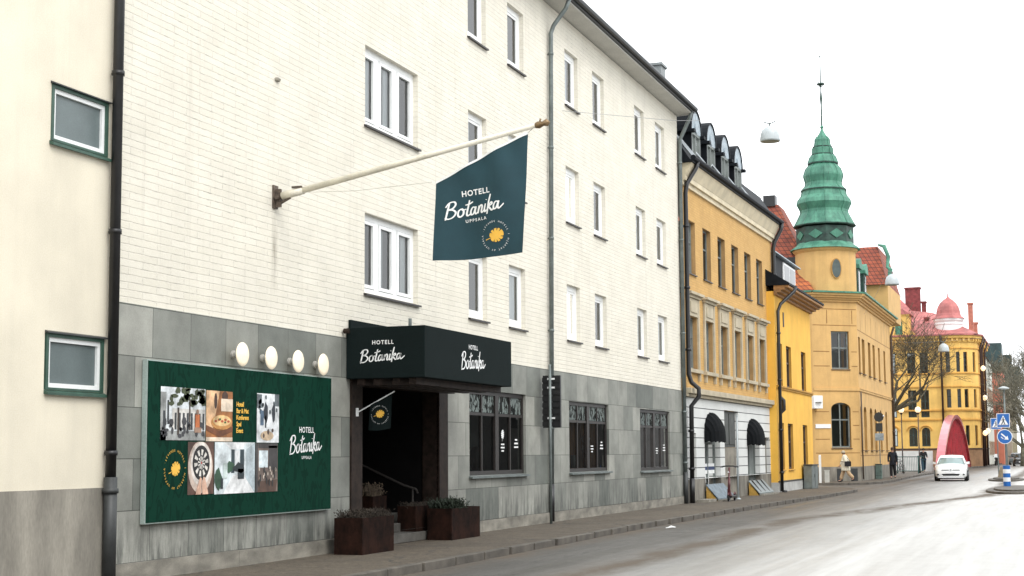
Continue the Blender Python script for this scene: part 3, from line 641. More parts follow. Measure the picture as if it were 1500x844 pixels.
picture((17.29, 18.40, 1.92, 2.63), [((.70, .74, .76), [full]), ((.30, .31, .30), [rc(0, 0, .12, .9), rc(0, 0, 1, .18)]), ((.62, .60, .56), [rc(.25, .2, 1, .6)]), ((.035, .04, .045), [rc(.30+.09*i, .2, .345+.09*i, .52) for i in range(8)]+[rc(.14, .3, .18, .75), rc(.05, .1, .1, .55)]),
        ((.06, .075, .03), [blob(r_.uniform(.2, .98), r_.uniform(.68, .98), r_.uniform(.03, .09), r_.uniform(.03, .08), 9, .3, i) for i in range(26)]), ((.05, .035, .025), [rc(.62, .2, .65, .8), rc(.36, .1, .4, .62)]),
        ((.045, .045, .05), [blob(r_.uniform(.03, .98), r_.uniform(.05, .36), r_.uniform(.015, .05), r_.uniform(.03, .09), 8, .3, i+40) for i in range(24)]), ((.55, .16, .05), [rc(.76, .25, .86, .5)]), ((.32, .20, .14), [blob(.81, .55, .03, .05), rc(.74, .15, .9, .25)])], 'picture of a courtyard with tree and tables')
picture((18.42, 19.13, 1.91, 2.62), [((.33, .13, .04), [full]), ((.72, .45, .25), [[(0, .3), (.25, .2), (.5, 1), (0, 1)]]), ((.06, .03, .02), [blob(.7, .9, .12, .1), blob(.35, .8, .06, .16)]), ((.75, .62, .48), [rc(.55, .6, 1, .85), rc(0, 0, 1, .08)]), ((.16, .055, .02), [[(.0, .22), (.5, .08), (1, .2), (1, .3), (.5, .2), (0, .32)]]), ((.60, .28, .08), [blob(.58, .38, .4, .15, 18)]), ((.78, .52, .24), [blob(.58, .41, .34, .11, 18)]), ((.45, .08, .03), [blob(.35+.12*i, .40+.03*(i % 2), .05, .025) for i in range(5)]), ((.05, .12, .03), [blob(.5, .44, .05, .02), blob(.7, .38, .04, .02)])], 'picture of food on a warm lit table')
picture((19.83, 20.5, 1.90, 2.63), [((.72, .74, .75), [full]), ((.12, .14, .15), [rc(.0, .7, .22, .98), rc(.8, .75, 1, 1)]+[blob(r_.uniform(.1, .9), r_.uniform(.5, .95), .05, .05, 8, .3, i) for i in range(14)]), ((.03, .035, .045), [blob(.4, .62, .1, .2, 10, .2, 3), blob(.25, .5, .05, .14), blob(.75, .6, .07, .2, 10, .2, 5), rc(.36, .3, .42, .55)]), ((.10, .16, .24), [rc(.15, .35, .3, .65)]), ((.60, .45, .30), [blob(.45, .14, .3, .1)]), ((.08, .05, .04), [blob(.5, .22, .05, .06), blob(.3, .14, .04, .05), blob(.7, .25, .05, .04)])], 'picture of guests in a bright dining room')
sect = [[(.5+.0*i, .60)]+[(.5+.27*math.cos(R(18*i+9*k)), .60+.26*math.sin(R(18*i+9*k))) for k in (0, 1, 2)] for i in range(20)]
picture((17.97, 18.64, 1.18, 1.9), [((.10, .05, .035), [full]), ((.62, .50, .42), [blob(.48, .52, .47, .5, 28)]), ((.72, .66, .60), [blob(.5, .58, .40, .42, 28)]), ((.015, .015, .015), [blob(.5, .60, .33, .335, 28)]), ((.75, .72, .66), sect[::2]), ((.02, .02, .02), [blob(.5, .6, .15, .15, 20)]), ((.75, .72, .66), [s_ for s_ in [[(.5, .60)]+[(.5+.13*math.cos(R(18*i+9*k)), .60+.125*math.sin(R(18*i+9*k))) for k in (0, 1, 2)] for i in range(20)][1::2]]), ((.4, .03, .03), [blob(.5, .6, .025, .025)]),
        ((.70, .44, .32), [[(.28, 0), (.48, 0), (.52, .3), (.46, .33), (.42, .28)], [(.55, 0), (.78, 0), (.64, .32), (.58, .34), (.52, .2)]])], 'picture of hands held before a dartboard')
picture((18.66, 19.78, 1.17, 1.9), [((.66, .72, .74), [full]), ((.80, .82, .82), [[(.2, .0), (1, 0), (.72, .36), (.45, .36)], [(.2, 1), (.8, 1), (.65, .86), (.4, .86)]]), ((.45, .52, .55), [[(1, 0), (1, 1), (.78, .86), (.76, .3)]]), ((.03, .05, .06), [rc(.40, .4, .48, .86), rc(.62, .35, .72, .86)]), ((.78, .83, .86), [rc(.49, .5, .6, .84)]), ((.035, .09, .05), [blob(.36, .52, .13, .10, 11, .3, 1), blob(.08, .3, .09, .2, 9, .2, 2)]), ((.02, .03, .035), [blob(.6, .5, .14, .1, 10, .3, 3), rc(.56, .28, .72, .48), rc(.14, .1, .2, .3)]), ((.50, .58, .56), [rc(.2, .3, .3, .6)])], 'picture of a bright hotel room')
picture((19.80, 20.47, 1.17, 1.89), [((.16, .12, .10), [full]), ((.66, .74, .78), [rc(.15, .5, .55, .85)]), ((.09, .05, .035), [[(.1, 0), (.9, 0), (1, .25), (.2, .22)]]), ((.05, .045, .045), [rc(.58, .45, .98, .95), rc(.0, .0, .1, 1), rc(.12, .9, .98, 1)]), ((.58, .50, .42), [blob(r_.uniform(.1, .95), r_.uniform(.25, .5), .03, .04, 7, .2, i) for i in range(12)]), ((.03, .03, .03), [blob(r_.uniform(.1, .9), r_.uniform(.15, .45), .035, .08, 7, .2, i) for i in range(9)])], 'picture of laid restaurant tables')
fb = lambda y, z: Vector((.1135, y, z))
b = MB(); put_text(b, 'HOTELL', .125, fb, 21.4, 2.10, bold=.002, spacing=1.15); put_script(b, fb, 21.38, 1.88, 1.08, slant=.1, lw=.12); put_text(b, 'UPPSALA', .065, fb, 21.4, 1.67, bold=.001, spacing=1.35); b.build('white_lettering', m_let, bb, recalc=False)
b = MB()
for k, s_ in enumerate(('Hotell', 'Bar & Mat', 'Konferens', 'Spel', 'Event')): 
    vs, fs = text_poly(s_, .092, .003, .92); x0 = min(v[0] for v in vs)
    b.add([(19.24+(v[0]-x0), 2.445-.095*k+v[1], 0) for v in vs], fs, 0, F=lambda a_, b_, c_: fb(a_, b_))
put_leaf(b, fb, 17.66, 1.53, .11); put_ring(b, fb, 17.65, 1.53, .25, .048)
b.build('mustard_lettering', m_yel, bb, recalc=False)
bb.location.y -= .19
# wall lamps above the board
m_lamp = M('opal_glass', (.80, .70, .52), .25, .02, 3, 0); MATS['opal_glass'].node_tree.nodes['Principled BSDF'].inputs['Emission Color'].default_value = (1, .86, .66, 1); MATS['opal_glass'].node_tree.nodes['Principled BSDF'].inputs['Emission Strength'].default_value = .26
names = ('leftmost of the four round opal wall lamps above the billboard', 'second from left of the round opal wall lamps above the billboard', 'third from left of the round opal wall lamps above the billboard', 'round opal wall lamp nearest the canopy above the billboard')
lamp0 = thing('wall_lamp', names[0], 'lamp', (.02, 19.08, 3.17), 'round wall lamps above the billboard')
b = MB(lambda x, y, z: Vector((.02+z, 19.08+x, 3.17+y))); b.lathe((0, 0, .13), [(.05, 0), (.13, .006), (.165, .02), (.176, .035), (.165, .05), (.12, .067), (.04, .075)], 28); b.build('lamp_shade', m_lamp, lamp0, smooth=True)
b = MB(lambda x, y, z: Vector((.02+z, 19.08+x, 3.17+y))); b.lathe((0, 0, 0), [(.06, 0), (.06, .03), (.045, .04), (.045, .14)], 20); b.build('lamp_base', M('pale_lamp_base', (.35, .34, .31), .6, .1, 5), lamp0)
for k in (1, 2, 3): dup(lamp0, (.02, 19.08+.85*k, 3.17-.004*k), label=names[k])

# ---------------------------------------------------------------- flags
m_flag = M('teal_flag_cloth', (.009, .044, .058), .8, .1, 2, .3, fine=120)
fp = thing('flagpole', 'long white wall mounted flagpole slanting out over the pavement', 'flagpole', (0, 20.31, 5.67))
b = MB(); b.tube([(.14, 20.31, 5.69), (4.3, 20.31, 6.46)], [.052, .036], 14); b.tube([(.14, 20.31, 5.69), (.5, 20.31, 5.757)], .062, 14); b.build('pole', M('cream_pole', (.68, .64, .53), .45, .12, 3), fp, smooth=True)
b = MB(); b.box((.0, 20.24, 5.5), (.03, 20.38, 5.86)); b.box((.03, 20.29, 5.52), (.12, 20.33, 5.8)); b.tube([(.08, 20.22, 5.66), (.08, 20.4, 5.66)], .03, 8); b.tube([(.05, 20.31, 5.55), (.28, 20.31, 5.66)], .022, 8); b.box((.33, 20.25, 5.79), (.5, 20.28, 5.82)); b.build('bracket', M('rusty_bracket', (.10, .075, .055), .7, .4, 20, .3), fp)
b = MB(); b.tube([(4.28, 20.31, 6.455), (4.33, 20.31, 6.46), (4.40, 20.31, 6.475), (4.46, 20.31, 6.487), (4.5, 20.31, 6.49)], [.04, .055, .035, .06, .01], 10); b.tube([(4.33, 20.31, 6.46), (4.36, 20.31, 6.55)], .015, 6); b.build('finial', M('brass_finial', (.22, .15, .08), .4, .2, 5, metal=.6), fp, smooth=True)
b = MB(); b.tube([(.45, 20.27, 5.72), (1.4, 20.27, 5.68), (2.66, 20.28, 5.73)], .004, 5); b.tube([(4.27, 20.31, 6.44), (4.17, 20.3, 6.36)], .006, 5); b.build('halyard', M('pale_rope', (.5, .48, .42), .9, .1, 5), fp)
def clothfn(BL, BR, TR, TL, y, amp, inv=None):
    def f(s_, t_):   # s across, t up
        x = (BL[0]*(1-s_)+BR[0]*s_)*(1-t_)+(TL[0]*(1-s_)+TR[0]*s_)*t_; z = (BL[1]*(1-s_)+BR[1]*s_)*(1-t_)+(TL[1]*(1-s_)+TR[1]*s_)*t_
        z -= .02*math.sin(math.pi*s_)*(1-t_)
        return x, z
    def wave(x, z):
        a = (x-BL[0])/(BR[0]-BL[0]); return y+amp*(math.sin(5.5*a+1.2*z)+.5*math.sin(11*a-2.0*z+1)+.35*math.sin(17*a+4*z)*max(0, z-BL[1]-.6))
    return f, wave
def cloth(name, par_args, cs, y, amp, mat, n=28):
    f, wv = clothfn(*cs, y, amp); b = MB()
    vs = []
    for sd_ in (0, 1):
        for i in range(n+1):
            for j in range(n+1):
                x, z = f(i/n, j/n); vs.append((x, wv(x, z)+.004*sd_, z))
    fs = []
    for sd_ in (0, 1):
        k = sd_*(n+1)**2
        for i in range(n):
            for j in range(n):
                q = [k+i*(n+1)+j, k+(i+1)*(n+1)+j, k+(i+1)*(n+1)+j+1, k+i*(n+1)+j+1]; fs.append(q if sd_ else q[::-1])
    b.add(vs, fs); o = b.build(name, mat, None, smooth=True, org=(cs[3][0], y, cs[3][1])); return tag(o, *par_args), wv
fl, wv = cloth('hanging_flag', ('large dark teal flag with white lettering and yellow leaf on the long wall pole', 'flag'), ((2.68, 4.55), (4.08, 4.60), (4.16, 6.35), (2.70, 5.72)), 20.3, .045, m_flag)
b = MB()
for i in range(24):
    q0, q1 = [((2.70+(4.16-2.70)*t_), 5.72+(6.35-5.72)*t_) for t_ in (i/24, (i+1)/24)]
    b.add([(q0[0], wv(*q0)-.008, q0[1]-.012), (q1[0], wv(*q1)-.008, q1[1]-.012), (q1[0], wv(*q1)-.008, q1[1]+.02), (q0[0], wv(*q0)-.008, q0[1]+.02), (q0[0], wv(*q0)+.012, q0[1]-.012), (q1[0], wv(*q1)+.012, q1[1]-.012), (q1[0], wv(*q1)+.012, q1[1]+.02), (q0[0], wv(*q0)+.012, q0[1]+.02)], [(0, 1, 2, 3), (4, 5, 6, 7), (3, 2, 6, 7), (0, 1, 5, 4)])
b.build('top_hem', m_white, fl)
fg = lambda x, z: Vector((x, wv(x, z)-.007, z))
b = MB(); put_text(b, 'HOTELL', .115, fg, 3.34, 5.535, bold=.003, spacing=1.15, ang=.07); put_script(b, fg, 3.33, 5.32, .96, rise=.075); put_text(b, 'UPPSALA', .066, fg, 3.34, 5.13, bold=.001, spacing=1.45, ang=.08); put_ring(b, fg, 3.66, 4.87, .21, .036); b.build('white_lettering', m_let, fl, recalc=False)
b = MB(); put_leaf(b, fg, 3.67, 4.87, .115); b.build('leaf_emblem', m_yel, fl, recalc=False)
sp_ = thing('small_flagpole', 'short thin white flagpole on the left entrance jamb', 'flagpole', (.055, 23.12, 2.42))
b = MB(); b.tube([(.08, 23.12, 2.43), (.76, 23.12, 2.77)], .011, 8); b.build('pole', m_white, sp_)
b = MB(); b.box((.055, 23.09, 2.36), (.08, 23.15, 2.50)); b.build('bracket', m_white, sp_)
f2, wv2 = cloth('small_flag', ('small black green flag with a yellow leaf hanging in the dark entrance', 'flag'), ((.27, 2.12), (.68, 2.15), (.71, 2.735), (.31, 2.54)), 23.12, .012, m_can, 14)
fg2 = lambda x, z: Vector((x, wv2(x, z)-.005, z))
b = MB(); put_ring(b, fg2, .49, 2.38, .15, .026); b.build('white_lettering', m_let, f2, recalc=False)
b = MB(); put_leaf(b, fg2, .49, 2.39, .075); b.build('leaf_emblem', m_yel, f2, recalc=False)
# a bit of hardware on the wall
b = MB(F0); b.lathe((20.35, .0, 7.52), [(.06, 0), (.07, .03), (.03, .06)], 10); 
tag(b.build('wall_vent', m_conc, None, org=(0, 20.35, 7.5)), 'small round grey vent on the white brick wall above the flagpole bracket', 'vent')

# ---------------------------------------------------------------- planters and plants
def rustmat():
    m = bpy.data.materials.new('corten_steel'); t, b = nodes(m); MATS['corten_steel'] = m
    v = coords(t, (1, 1, .6)); n1 = noise(t, v, 5, 6, .7); n2 = noise(t, v, 50, 2)
    c = ramp(t, n1, .35, .65, (.007, .004, .003), (.028, .012, .008)); t.links.new(mixc(t, .3, c, n2, 'OVERLAY'), b.inputs['Base Color']); b.inputs['Roughness'].default_value = .9; b.inputs['Specular IOR Level'].default_value = .1; bump(t, b, n1, .3, .01); return m
m_rust = rustmat(); m_soil = M('dark_soil', (.02, .015, .01), .95, .3, 10, .5)
def planter(x0, x1, y0, y1, z0, z1, label):
    o = thing('corten_planter', label, 'planter', ((x0+x1)/2, (y0+y1)/2, z0), 'rusty steel planters at the hotel entrance')
    b = MB(); t_ = .025
    for q in (((x0, y0, z0), (x1, y0+t_, z1)), ((x0, y1-t_, z0), (x1, y1, z1)), ((x0, y0+t_, z0), (x0+t_, y1-t_, z1)), ((x1-t_, y0+t_, z0), (x1, y1-t_, z1))): b.box(*q)
    b.build('planter_box', m_rust, o)
    b = MB(); b.box((x0+t_, y0+t_, z0+.05), (x1-t_, y1-t_, z1-.06)); b.build('soil', m_soil, o)
    return o
planter(.24, .74, 21.93, 23.14, .115, .70, 'large rusty steel planter on the pavement left of the entrance steps')
planter(.08, .57, 26.1, 27.55, .115, .70, 'large rusty steel planter on the pavement right of the entrance steps, beside the stone wall')
planter(-.42, -.05, 25.85, 26.5, .27, .75, 'smaller rusty steel planter standing on the entrance step')
planter(-1.1, -.62, 25.2, 25.8, .44, .95, 'rusty steel planter further back in the dark entrance')
def tuft(x0, x1, y0, y1, z, h, n, mat, label, seed, spread=.12, wdt=.006, leafy=False):
    r_ = random.Random(seed); b = MB()
    for i in range(n):
        px, py = r_.uniform(x0, x1), r_.uniform(y0, y1); hh = h*r_.uniform(.4, 1); a = r_.uniform(0, 6.28); sp2 = spread*r_.uniform(.2, 1.3)
        p = [Vector((px, py, z-.03)), Vector((px+.4*sp2*math.cos(a), py+.4*sp2*math.sin(a), z+hh*.6)), Vector((px+sp2*math.cos(a), py+sp2*math.sin(a), z+hh))]
        s_ = Vector((math.cos(a+1.6), math.sin(a+1.6), 0))*wdt
        b.add([tuple(p[0]-s_), tuple(p[0]+s_), tuple(p[1]+s_*1.3), tuple(p[1]-s_*1.3), tuple(p[2])], [(0, 1, 2, 3), (3, 2, 4)])
        if leafy:
            for k in range(5):
                q = p[0].lerp(p[2], r_.uniform(.3, 1)); e = Vector((r_.uniform(-1, 1), r_.uniform(-1, 1), r_.uniform(-.2, 1))).normalized()*.035; f_ = e.orthogonal().normalized()*.01
                b.add([tuple(q-f_), tuple(q+f_), tuple(q+e)], [(0, 1, 2)])
    return tag(b.build('heather_plant', mat, None, org=((x0+x1)/2, (y0+y1)/2, z), recalc=False), label, 'plant', 'plants in the entrance planters')
m_hea = M('dry_heather', (.035, .026, .018), .9, .4, 12, 0); m_ever = M('dark_evergreen', (.014, .024, .012), .8, .3, 10, 0); m_pale = M('pale_dry_grass', (.17, .13, .09), .9, .3, 10, 0)
tuft(.28, .7, 22.0, 23.1, .64, .19, 800, m_hea, 'brown dry heather growing in the left planter', 1, leafy=True)
tuft(.12, .53, 26.15, 26.9, .64, .27, 420, m_ever, 'dark spiky evergreen plant growing in the right planter', 2, .2, .012, True)
tuft(-.38, -.1, 25.9, 26.45, .70, .12, 200, m_hea, 'low dark plant in the small planter on the step', 3, leafy=True)
tuft(-1.05, -.67, 25.25, 25.75, .9, .3, 300, m_pale, 'pale dry plant in the planter at the back of the entrance', 4, leafy=True)

# ---------------------------------------------------------------- traffic display on its pole, by the drainpipe
tp = thing('street_pole', 'thin grey street pole carrying two slatted dark boxes, beside the hotel drainpipe', 'sign pole', (.3, 32.7, .12))
b = MB(); b.tube([(.307, 32.70, .12), (.307, 32.70, 3.75)], .03, 10); b.build('pole', m_zinc, tp, smooth=True)
for (xa_, xb_) in ((.10, .285), (.33, .52)):
    b = MB(); b.box((xa_, 32.80, 2.3), (xb_, 32.88, 3.5))
    for k in range(8): b.box((xa_-.008, 32.775, 2.33+.145*k), (xb_+.008, 32.80, 2.33+.145*k+.105))
    b.build('display_box', m_black, tp)
b = MB()
for z in (2.5, 3.2, 3.4): b.box((.22, 32.76, z), (.4, 32.772, z+.04))
b.build('clamp', m_white, tp)
b = MB(); b.add([(2.75, 33.6, .004), (2.95, 33.75, .012), (2.88, 33.95, .02), (2.7, 33.8, .01)], [(0, 1, 2, 3)]); b.add([(2.75, 33.6, .004), (2.95, 33.75, .03), (2.80, 33.9, .05)], [(0, 1, 2)]); tag(b.build('paper_scrap', m_white, None, org=(2.8, 33.75, 0)), 'white scrap of paper lying on the road by the kerb', 'litter')
# ================================================================ ochre brick building with black dormers
m_obr = brickmat('ochre_brick', (.60, .365, .12), (.55, .325, .10), (.48, .29, .11), .26, .085, .008, .85, .35, nvar=.1)
m_ochre = M('ochre_render', (.54, .30, .075), .85, .1, 1.5, .2, soot=.3)
m_trim = M('pale_stone_trim', (.44, .38, .27), .8, .12, 2, .2)
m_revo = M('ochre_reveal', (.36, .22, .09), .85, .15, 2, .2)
m_rust2 = brickmat('banded_grey_white_render', (.68, .69, .67), (.66, .67, .65), (.05, .055, .06), 60, .325, .014, .8, .6, oz=.08, nvar=.08, smooth=.05)
m_plg = M('dirty_grey_plinth', (.20, .185, .155), .9, .35, 1.5, .3, stretch=(1, 2, .6))
m_blackroof = M('black_sheet_roof', (.008, .010, .013), .6, .25, 3, .1, spec=.12)
m_lun = M('grey_blue_zinc', (.30, .36, .40), .5, .25, 6, .25)
m_fro = M('brown_window_frame', (.07, .045, .03), .6, .2, 3)
m_wgrey = M('grey_green_frame', (.16, .18, .17), .6, .15, 3)
ob = thing('ochre_building', 'ochre brick house with white banded ground floor, black dormers and black awnings', 'building', (0, 54, 0))
O = Frame(.05, 47.0, 1.0); OL = 14.62
OW = [(.58+2.2*k, .58+2.2*k+1.14) for k in range(6)]
b = MB(O); ops = [(a, c, 7.58, 9.33) for a, c in OW]+[(a, c, 4.45, 6.15) for a, c in OW]
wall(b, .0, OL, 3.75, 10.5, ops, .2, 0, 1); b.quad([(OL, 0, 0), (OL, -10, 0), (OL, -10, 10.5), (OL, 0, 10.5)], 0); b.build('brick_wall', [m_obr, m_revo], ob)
b = MB(O); dops = [(.75, 1.25, .86, 2.35, 0, .15), (2.4, 4.65, .86, 3.0, .7, .25), (5.35, 7.6, .13, 3.2, 0, .14), (9.1, 11.3, .86, 2.95, .7, .25), (12.35, 13.3, .86, 2.3, 0, .15)]
b2 = MB(Frame(.075, 47.0, 1.0)); wall(b2, 0, OL, .86, 3.5, [(o[0], o[1], max(.86, o[2]), o[3], o[4], o[5]) for o in dops], .25); b2.build('banded_ground_floor', m_rust2, ob)
b2 = MB(Frame(.085, 47.0, 1.0)); wall(b2, 0, OL, .0, .859, [(2.4, 4.65, .45, .859, 0, .25), (5.35, 7.6, .13, .859, 0, .14), (9.1, 11.3, .45, .859, 0, .25)], .25); b2.build('plinth', m_plg, ob)
b = MB(O)
for o in dops:
    if o[0] in (.75, 12.35): b.quad([(o[0], -o[5]+.03, o[2]), (o[1], -o[5]+.03, o[2]), (o[1], -o[5]+.03, o[3]), (o[0], -o[5]+.03, o[3])])
b.build('blind_niche', m_plg, ob)
for (a, c, z0, z1) in ((2.4, 4.65, .45, 3.0), (9.1, 11.3, .45, 2.95)):
    o = window(O, ob, a+.02, c-.02, z0, z1, .2, [.5], [.62], m_wgrey, m_glass if a < 3 else m_wgrey, name='shop_door', fw=.12)
    if a < 3:
        q = MB(O); q.box((a+.15, -.17, 1.0), (c-.15, -.16, 1.12), 0); q.box((a+.15, -.17, 1.12), (c-.15, -.159, 1.24), 1); q.box((a+.15, -.17, 1.24), (c-.15, -.16, 1.34), 0); q.build('door_stripe', [m_white, flat('navy_print', (.02, .04, .12))], o)
q = MB(O); q.box((5.36, -.3, 1.9), (7.59, -.1, 3.19)); q.box((5.5, -.1, 2.0), (6.4, -.07, 3.1)); q.box((6.55, -.1, 2.0), (7.45, -.07, 3.1)); q.build('passage_gate', M('grey_painted_gate', (.06, .065, .06), .6, .3, 3), ob)
q = MB(O); q.box((5.36, -.3, .12), (7.59, -.08, 1.89)); q.build('passage_infill', M('tan_grey_infill', (.24, .22, .18), .9, .3, 2, .3, soot=.5), ob)
# rooms behind the panes
q = MB(O)
for (a, c, z0, z1) in ops+[(2.4, 4.65, .9, 3.0)]: q.quad([(a-.2, -.9, z0-.2), (c+.2, -.9, z0-.2), (c+.2, -.9, z1+.2), (a-.2, -.9, z1+.2)])
q.build('room_lining', MATS['dim_room'], ob)
for (a, c) in OW:
    window(O, ob, a, c, 7.58, 9.33, .19, [.5], [.62], m_wgrey, m_glassd, fw=.06, msill=m_sillb)
    o = window(O, ob, a, c, 4.45, 6.15, .19, [.5], [.62], m_wgrey, m_glassd, fw=.06)
    q = MB(O)
    for x in (a-.17, c+.02): q.box((x, .0, 4.42), (x+.15, .07, 6.75))
    q.box((a-.02, .0, 6.16), (c+.02, .055, 6.74)); q.box((a+.12, .055, 6.28), (c-.12, .085, 6.62))
    q.box((a-.24, .0, 6.75), (c+.24, .12, 6.84)); q.box((a-.32, .0, 6.84), (c+.32, .22, 6.93))
    q.box((a-.26, .0, 4.3), (c+.26, .14, 4.42))
    for x in (a-.15, c+.02): q.box((x, .0, 4.05), (x+.13, .09, 4.3))
    q.build('window_surround', m_trim, o, bevel=.008)
b = MB(O)
b.box((-.1, .0, 3.5), (OL+.1, .14, 3.6)); b.box((-.1, .0, 3.6), (OL+.15, .24, 3.78)); b.build('belt_cornice', m_trim, ob, bevel=.02)
b = MB(O)
b.box((-.02, .0, 10.35), (OL+.05, .08, 10.5)); b.box((-.02, .0, 10.5), (OL+.1, .16, 10.66)); b.hexa([(-.02, 0, 10.66), (OL+.12, 0, 10.66), (OL+.12, .17, 10.66), (-.02, .17, 10.66)], [(-.02, 0, 11.06), (OL+.2, 0, 11.06), (OL+.2, .36, 11.06), (-.02, .36, 11.06)])
b.build('eaves_cornice', M('cream_cornice_paint', (.62, .54, .38), .7, .1, 2, .1), ob)
b = MB(O); b.box((-.1, -.3, 11.06), (OL+.25, .42, 11.14)); b.tube([(-.1, .44, 11.2), (OL+.25, .44, 11.2)], .09, 8)
b.hexa([(-.1, -3, 11.14), (OL, -3, 11.14), (OL, .34, 11.14), (-.1, .34, 11.14)], [(-.1, -3, 12.2), (OL, -3, 12.2), (OL, -.35, 12.2), (-.1, -.35, 12.2)])
b.hexa([(-.1, -9, 12.2), (OL, -9, 12.2), (OL, -.35, 12.201), (-.1, -.35, 12.201)], [(-.1, -9, 12.9), (OL, -9, 12.9), (OL, -.37, 12.25), (-.1, -.37, 12.25)])
b.build('mansard_roof', m_blackroof, ob)
for k in range(4):
    u0 = 1.46+k*2.16; w2 = .66
    d = MB(O); d.box((u0, -2.6, 11.2), (u0+.09, -.0, 12.45)); d.box((u0+2*w2-.09, -2.6, 11.3), (u0+2*w2, -.0, 12.45)); o = d.build('dormer', m_blackroof, ob)
    n = 14; cx = u0+w2; arc = [(cx+w2*1.04*math.cos(math.pi*i/n), 12.45+.74*math.sin(math.pi*i/n)) for i in range(n+1)]
    d = MB(O); d.prism([(x, z) for x, z in arc], -2.6, .0); d.build('arched_gable', m_lun, o)
    d = MB(O)
    for i in range(n):
        (x, z), (x2, z2) = arc[i], arc[i+1]; s1 = 1.1
        f = lambda x_, z_, s_=1.0: (cx+(x_-cx)*s_, 12.45+(z_-12.45)*s_)
        a1, a2, b1, b2_ = f(x, z), f(x2, z2), f(x, z, s1), f(x2, z2, s1)
        d.hexa([(a1[0], -2.6, a1[1]), (a2[0], -2.6, a2[1]), (a2[0], .035, a2[1]), (a1[0], .035, a1[1])], [(b1[0], -2.6, b1[1]), (b2_[0], -2.6, b2_[1]), (b2_[0], .035, b2_[1]), (b1[0], .035, b1[1])])
    d.box((u0-.14, -.3, 12.37), (u0+.1, .14, 12.47)); d.box((u0+2*w2-.1, -.3, 12.37), (u0+2*w2+.14, .14, 12.47))
    d.build('arched_roof', m_blackroof, o)
    d = MB(O)
    d.prism([(cx+.2*math.cos(2*math.pi*i/10), 12.62+.16*math.sin(2*math.pi*i/10)) for i in range(10)], -.01, .04); d.build('gable_ornament', m_lun, o)
    window(O, o, u0+.09, u0+2*w2-.09, 11.35, 12.77, .34, [.5], [.66], m_wgrey, m_glass, name='dormer_window', fw=.09) if False else None
    f = MB(O); a_, c_ = u0+.09, u0+2*w2-.09
    for q in (((a_, -.08, 11.2), (a_+.08, -.0, 12.44)), ((c_-.08, -.08, 11.2), (c_, -.0, 12.44)), ((a_+.08, -.08, 11.2), (c_-.08, -.0, 11.28)), ((a_+.08, -.08, 12.36), (c_-.08, -.0, 12.44)), ((cx-.04, -.08, 11.28), (cx+.04, -.01, 12.36))): f.box(*q)
    f.build('window_frame', m_wgrey, o)
    f = MB(O); f.quad([(a_, -.06, 11.2), (c_, -.06, 11.2), (c_, -.06, 12.44), (a_, -.06, 12.44)]); f.build('pane', m_glass, o)
    f = MB(O); f.quad([(a_, -.6, 11.2), (c_, -.6, 11.2), (c_, -.6, 12.44), (a_, -.6, 12.44)]); f.build('curtain', m_curt, o)
b = MB(O)
for u_ in (.2, .6, 1.0, 2.4, 4.7, 6.95, 9.2): b.tube([(u_, .36, 11.3), (u_+.02, -.3, 12.15)], .03, 5)
b.build('roof_standing_seam', M('bare_zinc_seam', (.35, .38, .4), .4, .1, 3, metal=.5), ob)
# black awnings over the two doors
m_awn = M('black_awning_cloth', (.006, .007, .008), .85, .3, 4, .5, stretch=(1, 6, 1), spec=.08)
for uc, rr, zz in ((3.35, .98, 2.42), (10.0, .98, 2.34)):
    q = MB(O); nt_, npz = 18, 7; pts = []
    for j in range(npz+1):
        ph = R(90*j/npz)
        for i in range(nt_+1):
            th = math.pi*i/nt_; rib = 1+.025*math.cos(i*math.pi); pts.append((uc-rr*math.cos(th)*rib, .03+.42*math.sin(th)**.6*math.sin(ph) if 0 < i < nt_ else .03, zz+rr*.66*math.sin(th)*math.cos(ph)*rib-.10*math.sin(ph)))
    fs = [(j*(nt_+1)+i, j*(nt_+1)+i+1, (j+1)*(nt_+1)+i+1, (j+1)*(nt_+1)+i) for j in range(npz) for i in range(nt_)]
    q.add(pts, fs)
    k0 = npz*(nt_+1); base = pts[k0:]
    low = [(p[0], p[1]+.01, p[2]-.28+.05*(i % 2)) for i, p in enumerate(base)]; m_ = len(base)
    q.add(base+low, [(i, i+1, m_+i+1, m_+i) for i in range(m_-1)])
    o = q.build('door_awning', m_awn, ob, smooth=False)
# cellar hatches with yellow cheeks
for (ua, ub_, lb) in ((2.25, 4.7, 'grey sheet cellar hatch with yellow side below the left black awning'), (8.9, 11.5, 'grey ribbed cellar hatch with yellow side below the right black awning')):
    t = thing('cellar_hatch', lb, 'hatch', O(ua, .3, .115)); q = MB(O)
    q.prism([(0, 0)]*3, 0, 0) if False else None
    lo = [(ua, .09, .115), (ub_, .09, .115), (ub_, .46, .115), (ua, .46, .115)]; hi = [(ua, .09, .62), (ub_, .09, .62), (ub_, .42, .18), (ua, .42, .18)]
    q.hexa(lo, hi); q.build('hatch_cheek', M('yellow_cheek', (.50, .30, .06), .7, .25, 4), t)
    q = MB(O); q.hexa([(ua-.03, .09, .622), (ub_+.03, .09, .622), (ub_+.03, .50, .165), (ua-.03, .50, .165)], [(ua-.03, .09, .66), (ub_+.03, .09, .66), (ub_+.03, .50, .20), (ua-.03, .50, .20)]); q.build('hatch_lid', M('weathered_blue_sheet', (.13, .17, .20), .6, .3, 5) if ua < 3 else m_zinc, t)
    if ua > 3:
        q = MB(O)
        for k in range(3):
            u_ = ua+.4+.8*k; q.hexa([(u_, .12, .64), (u_+.12, .12, .64), (u_+.12, .46, .22), (u_, .46, .22)], [(u_, .12, .69), (u_+.12, .12, .69), (u_+.12, .46, .26), (u_, .46, .26)])
        q.build('lid_rib', m_black, t)
    q = MB(O); q.box((ua-.1, .50, .115), (ub_+.1, .66, .165)); q.build('hatch_step', m_plinth, t)
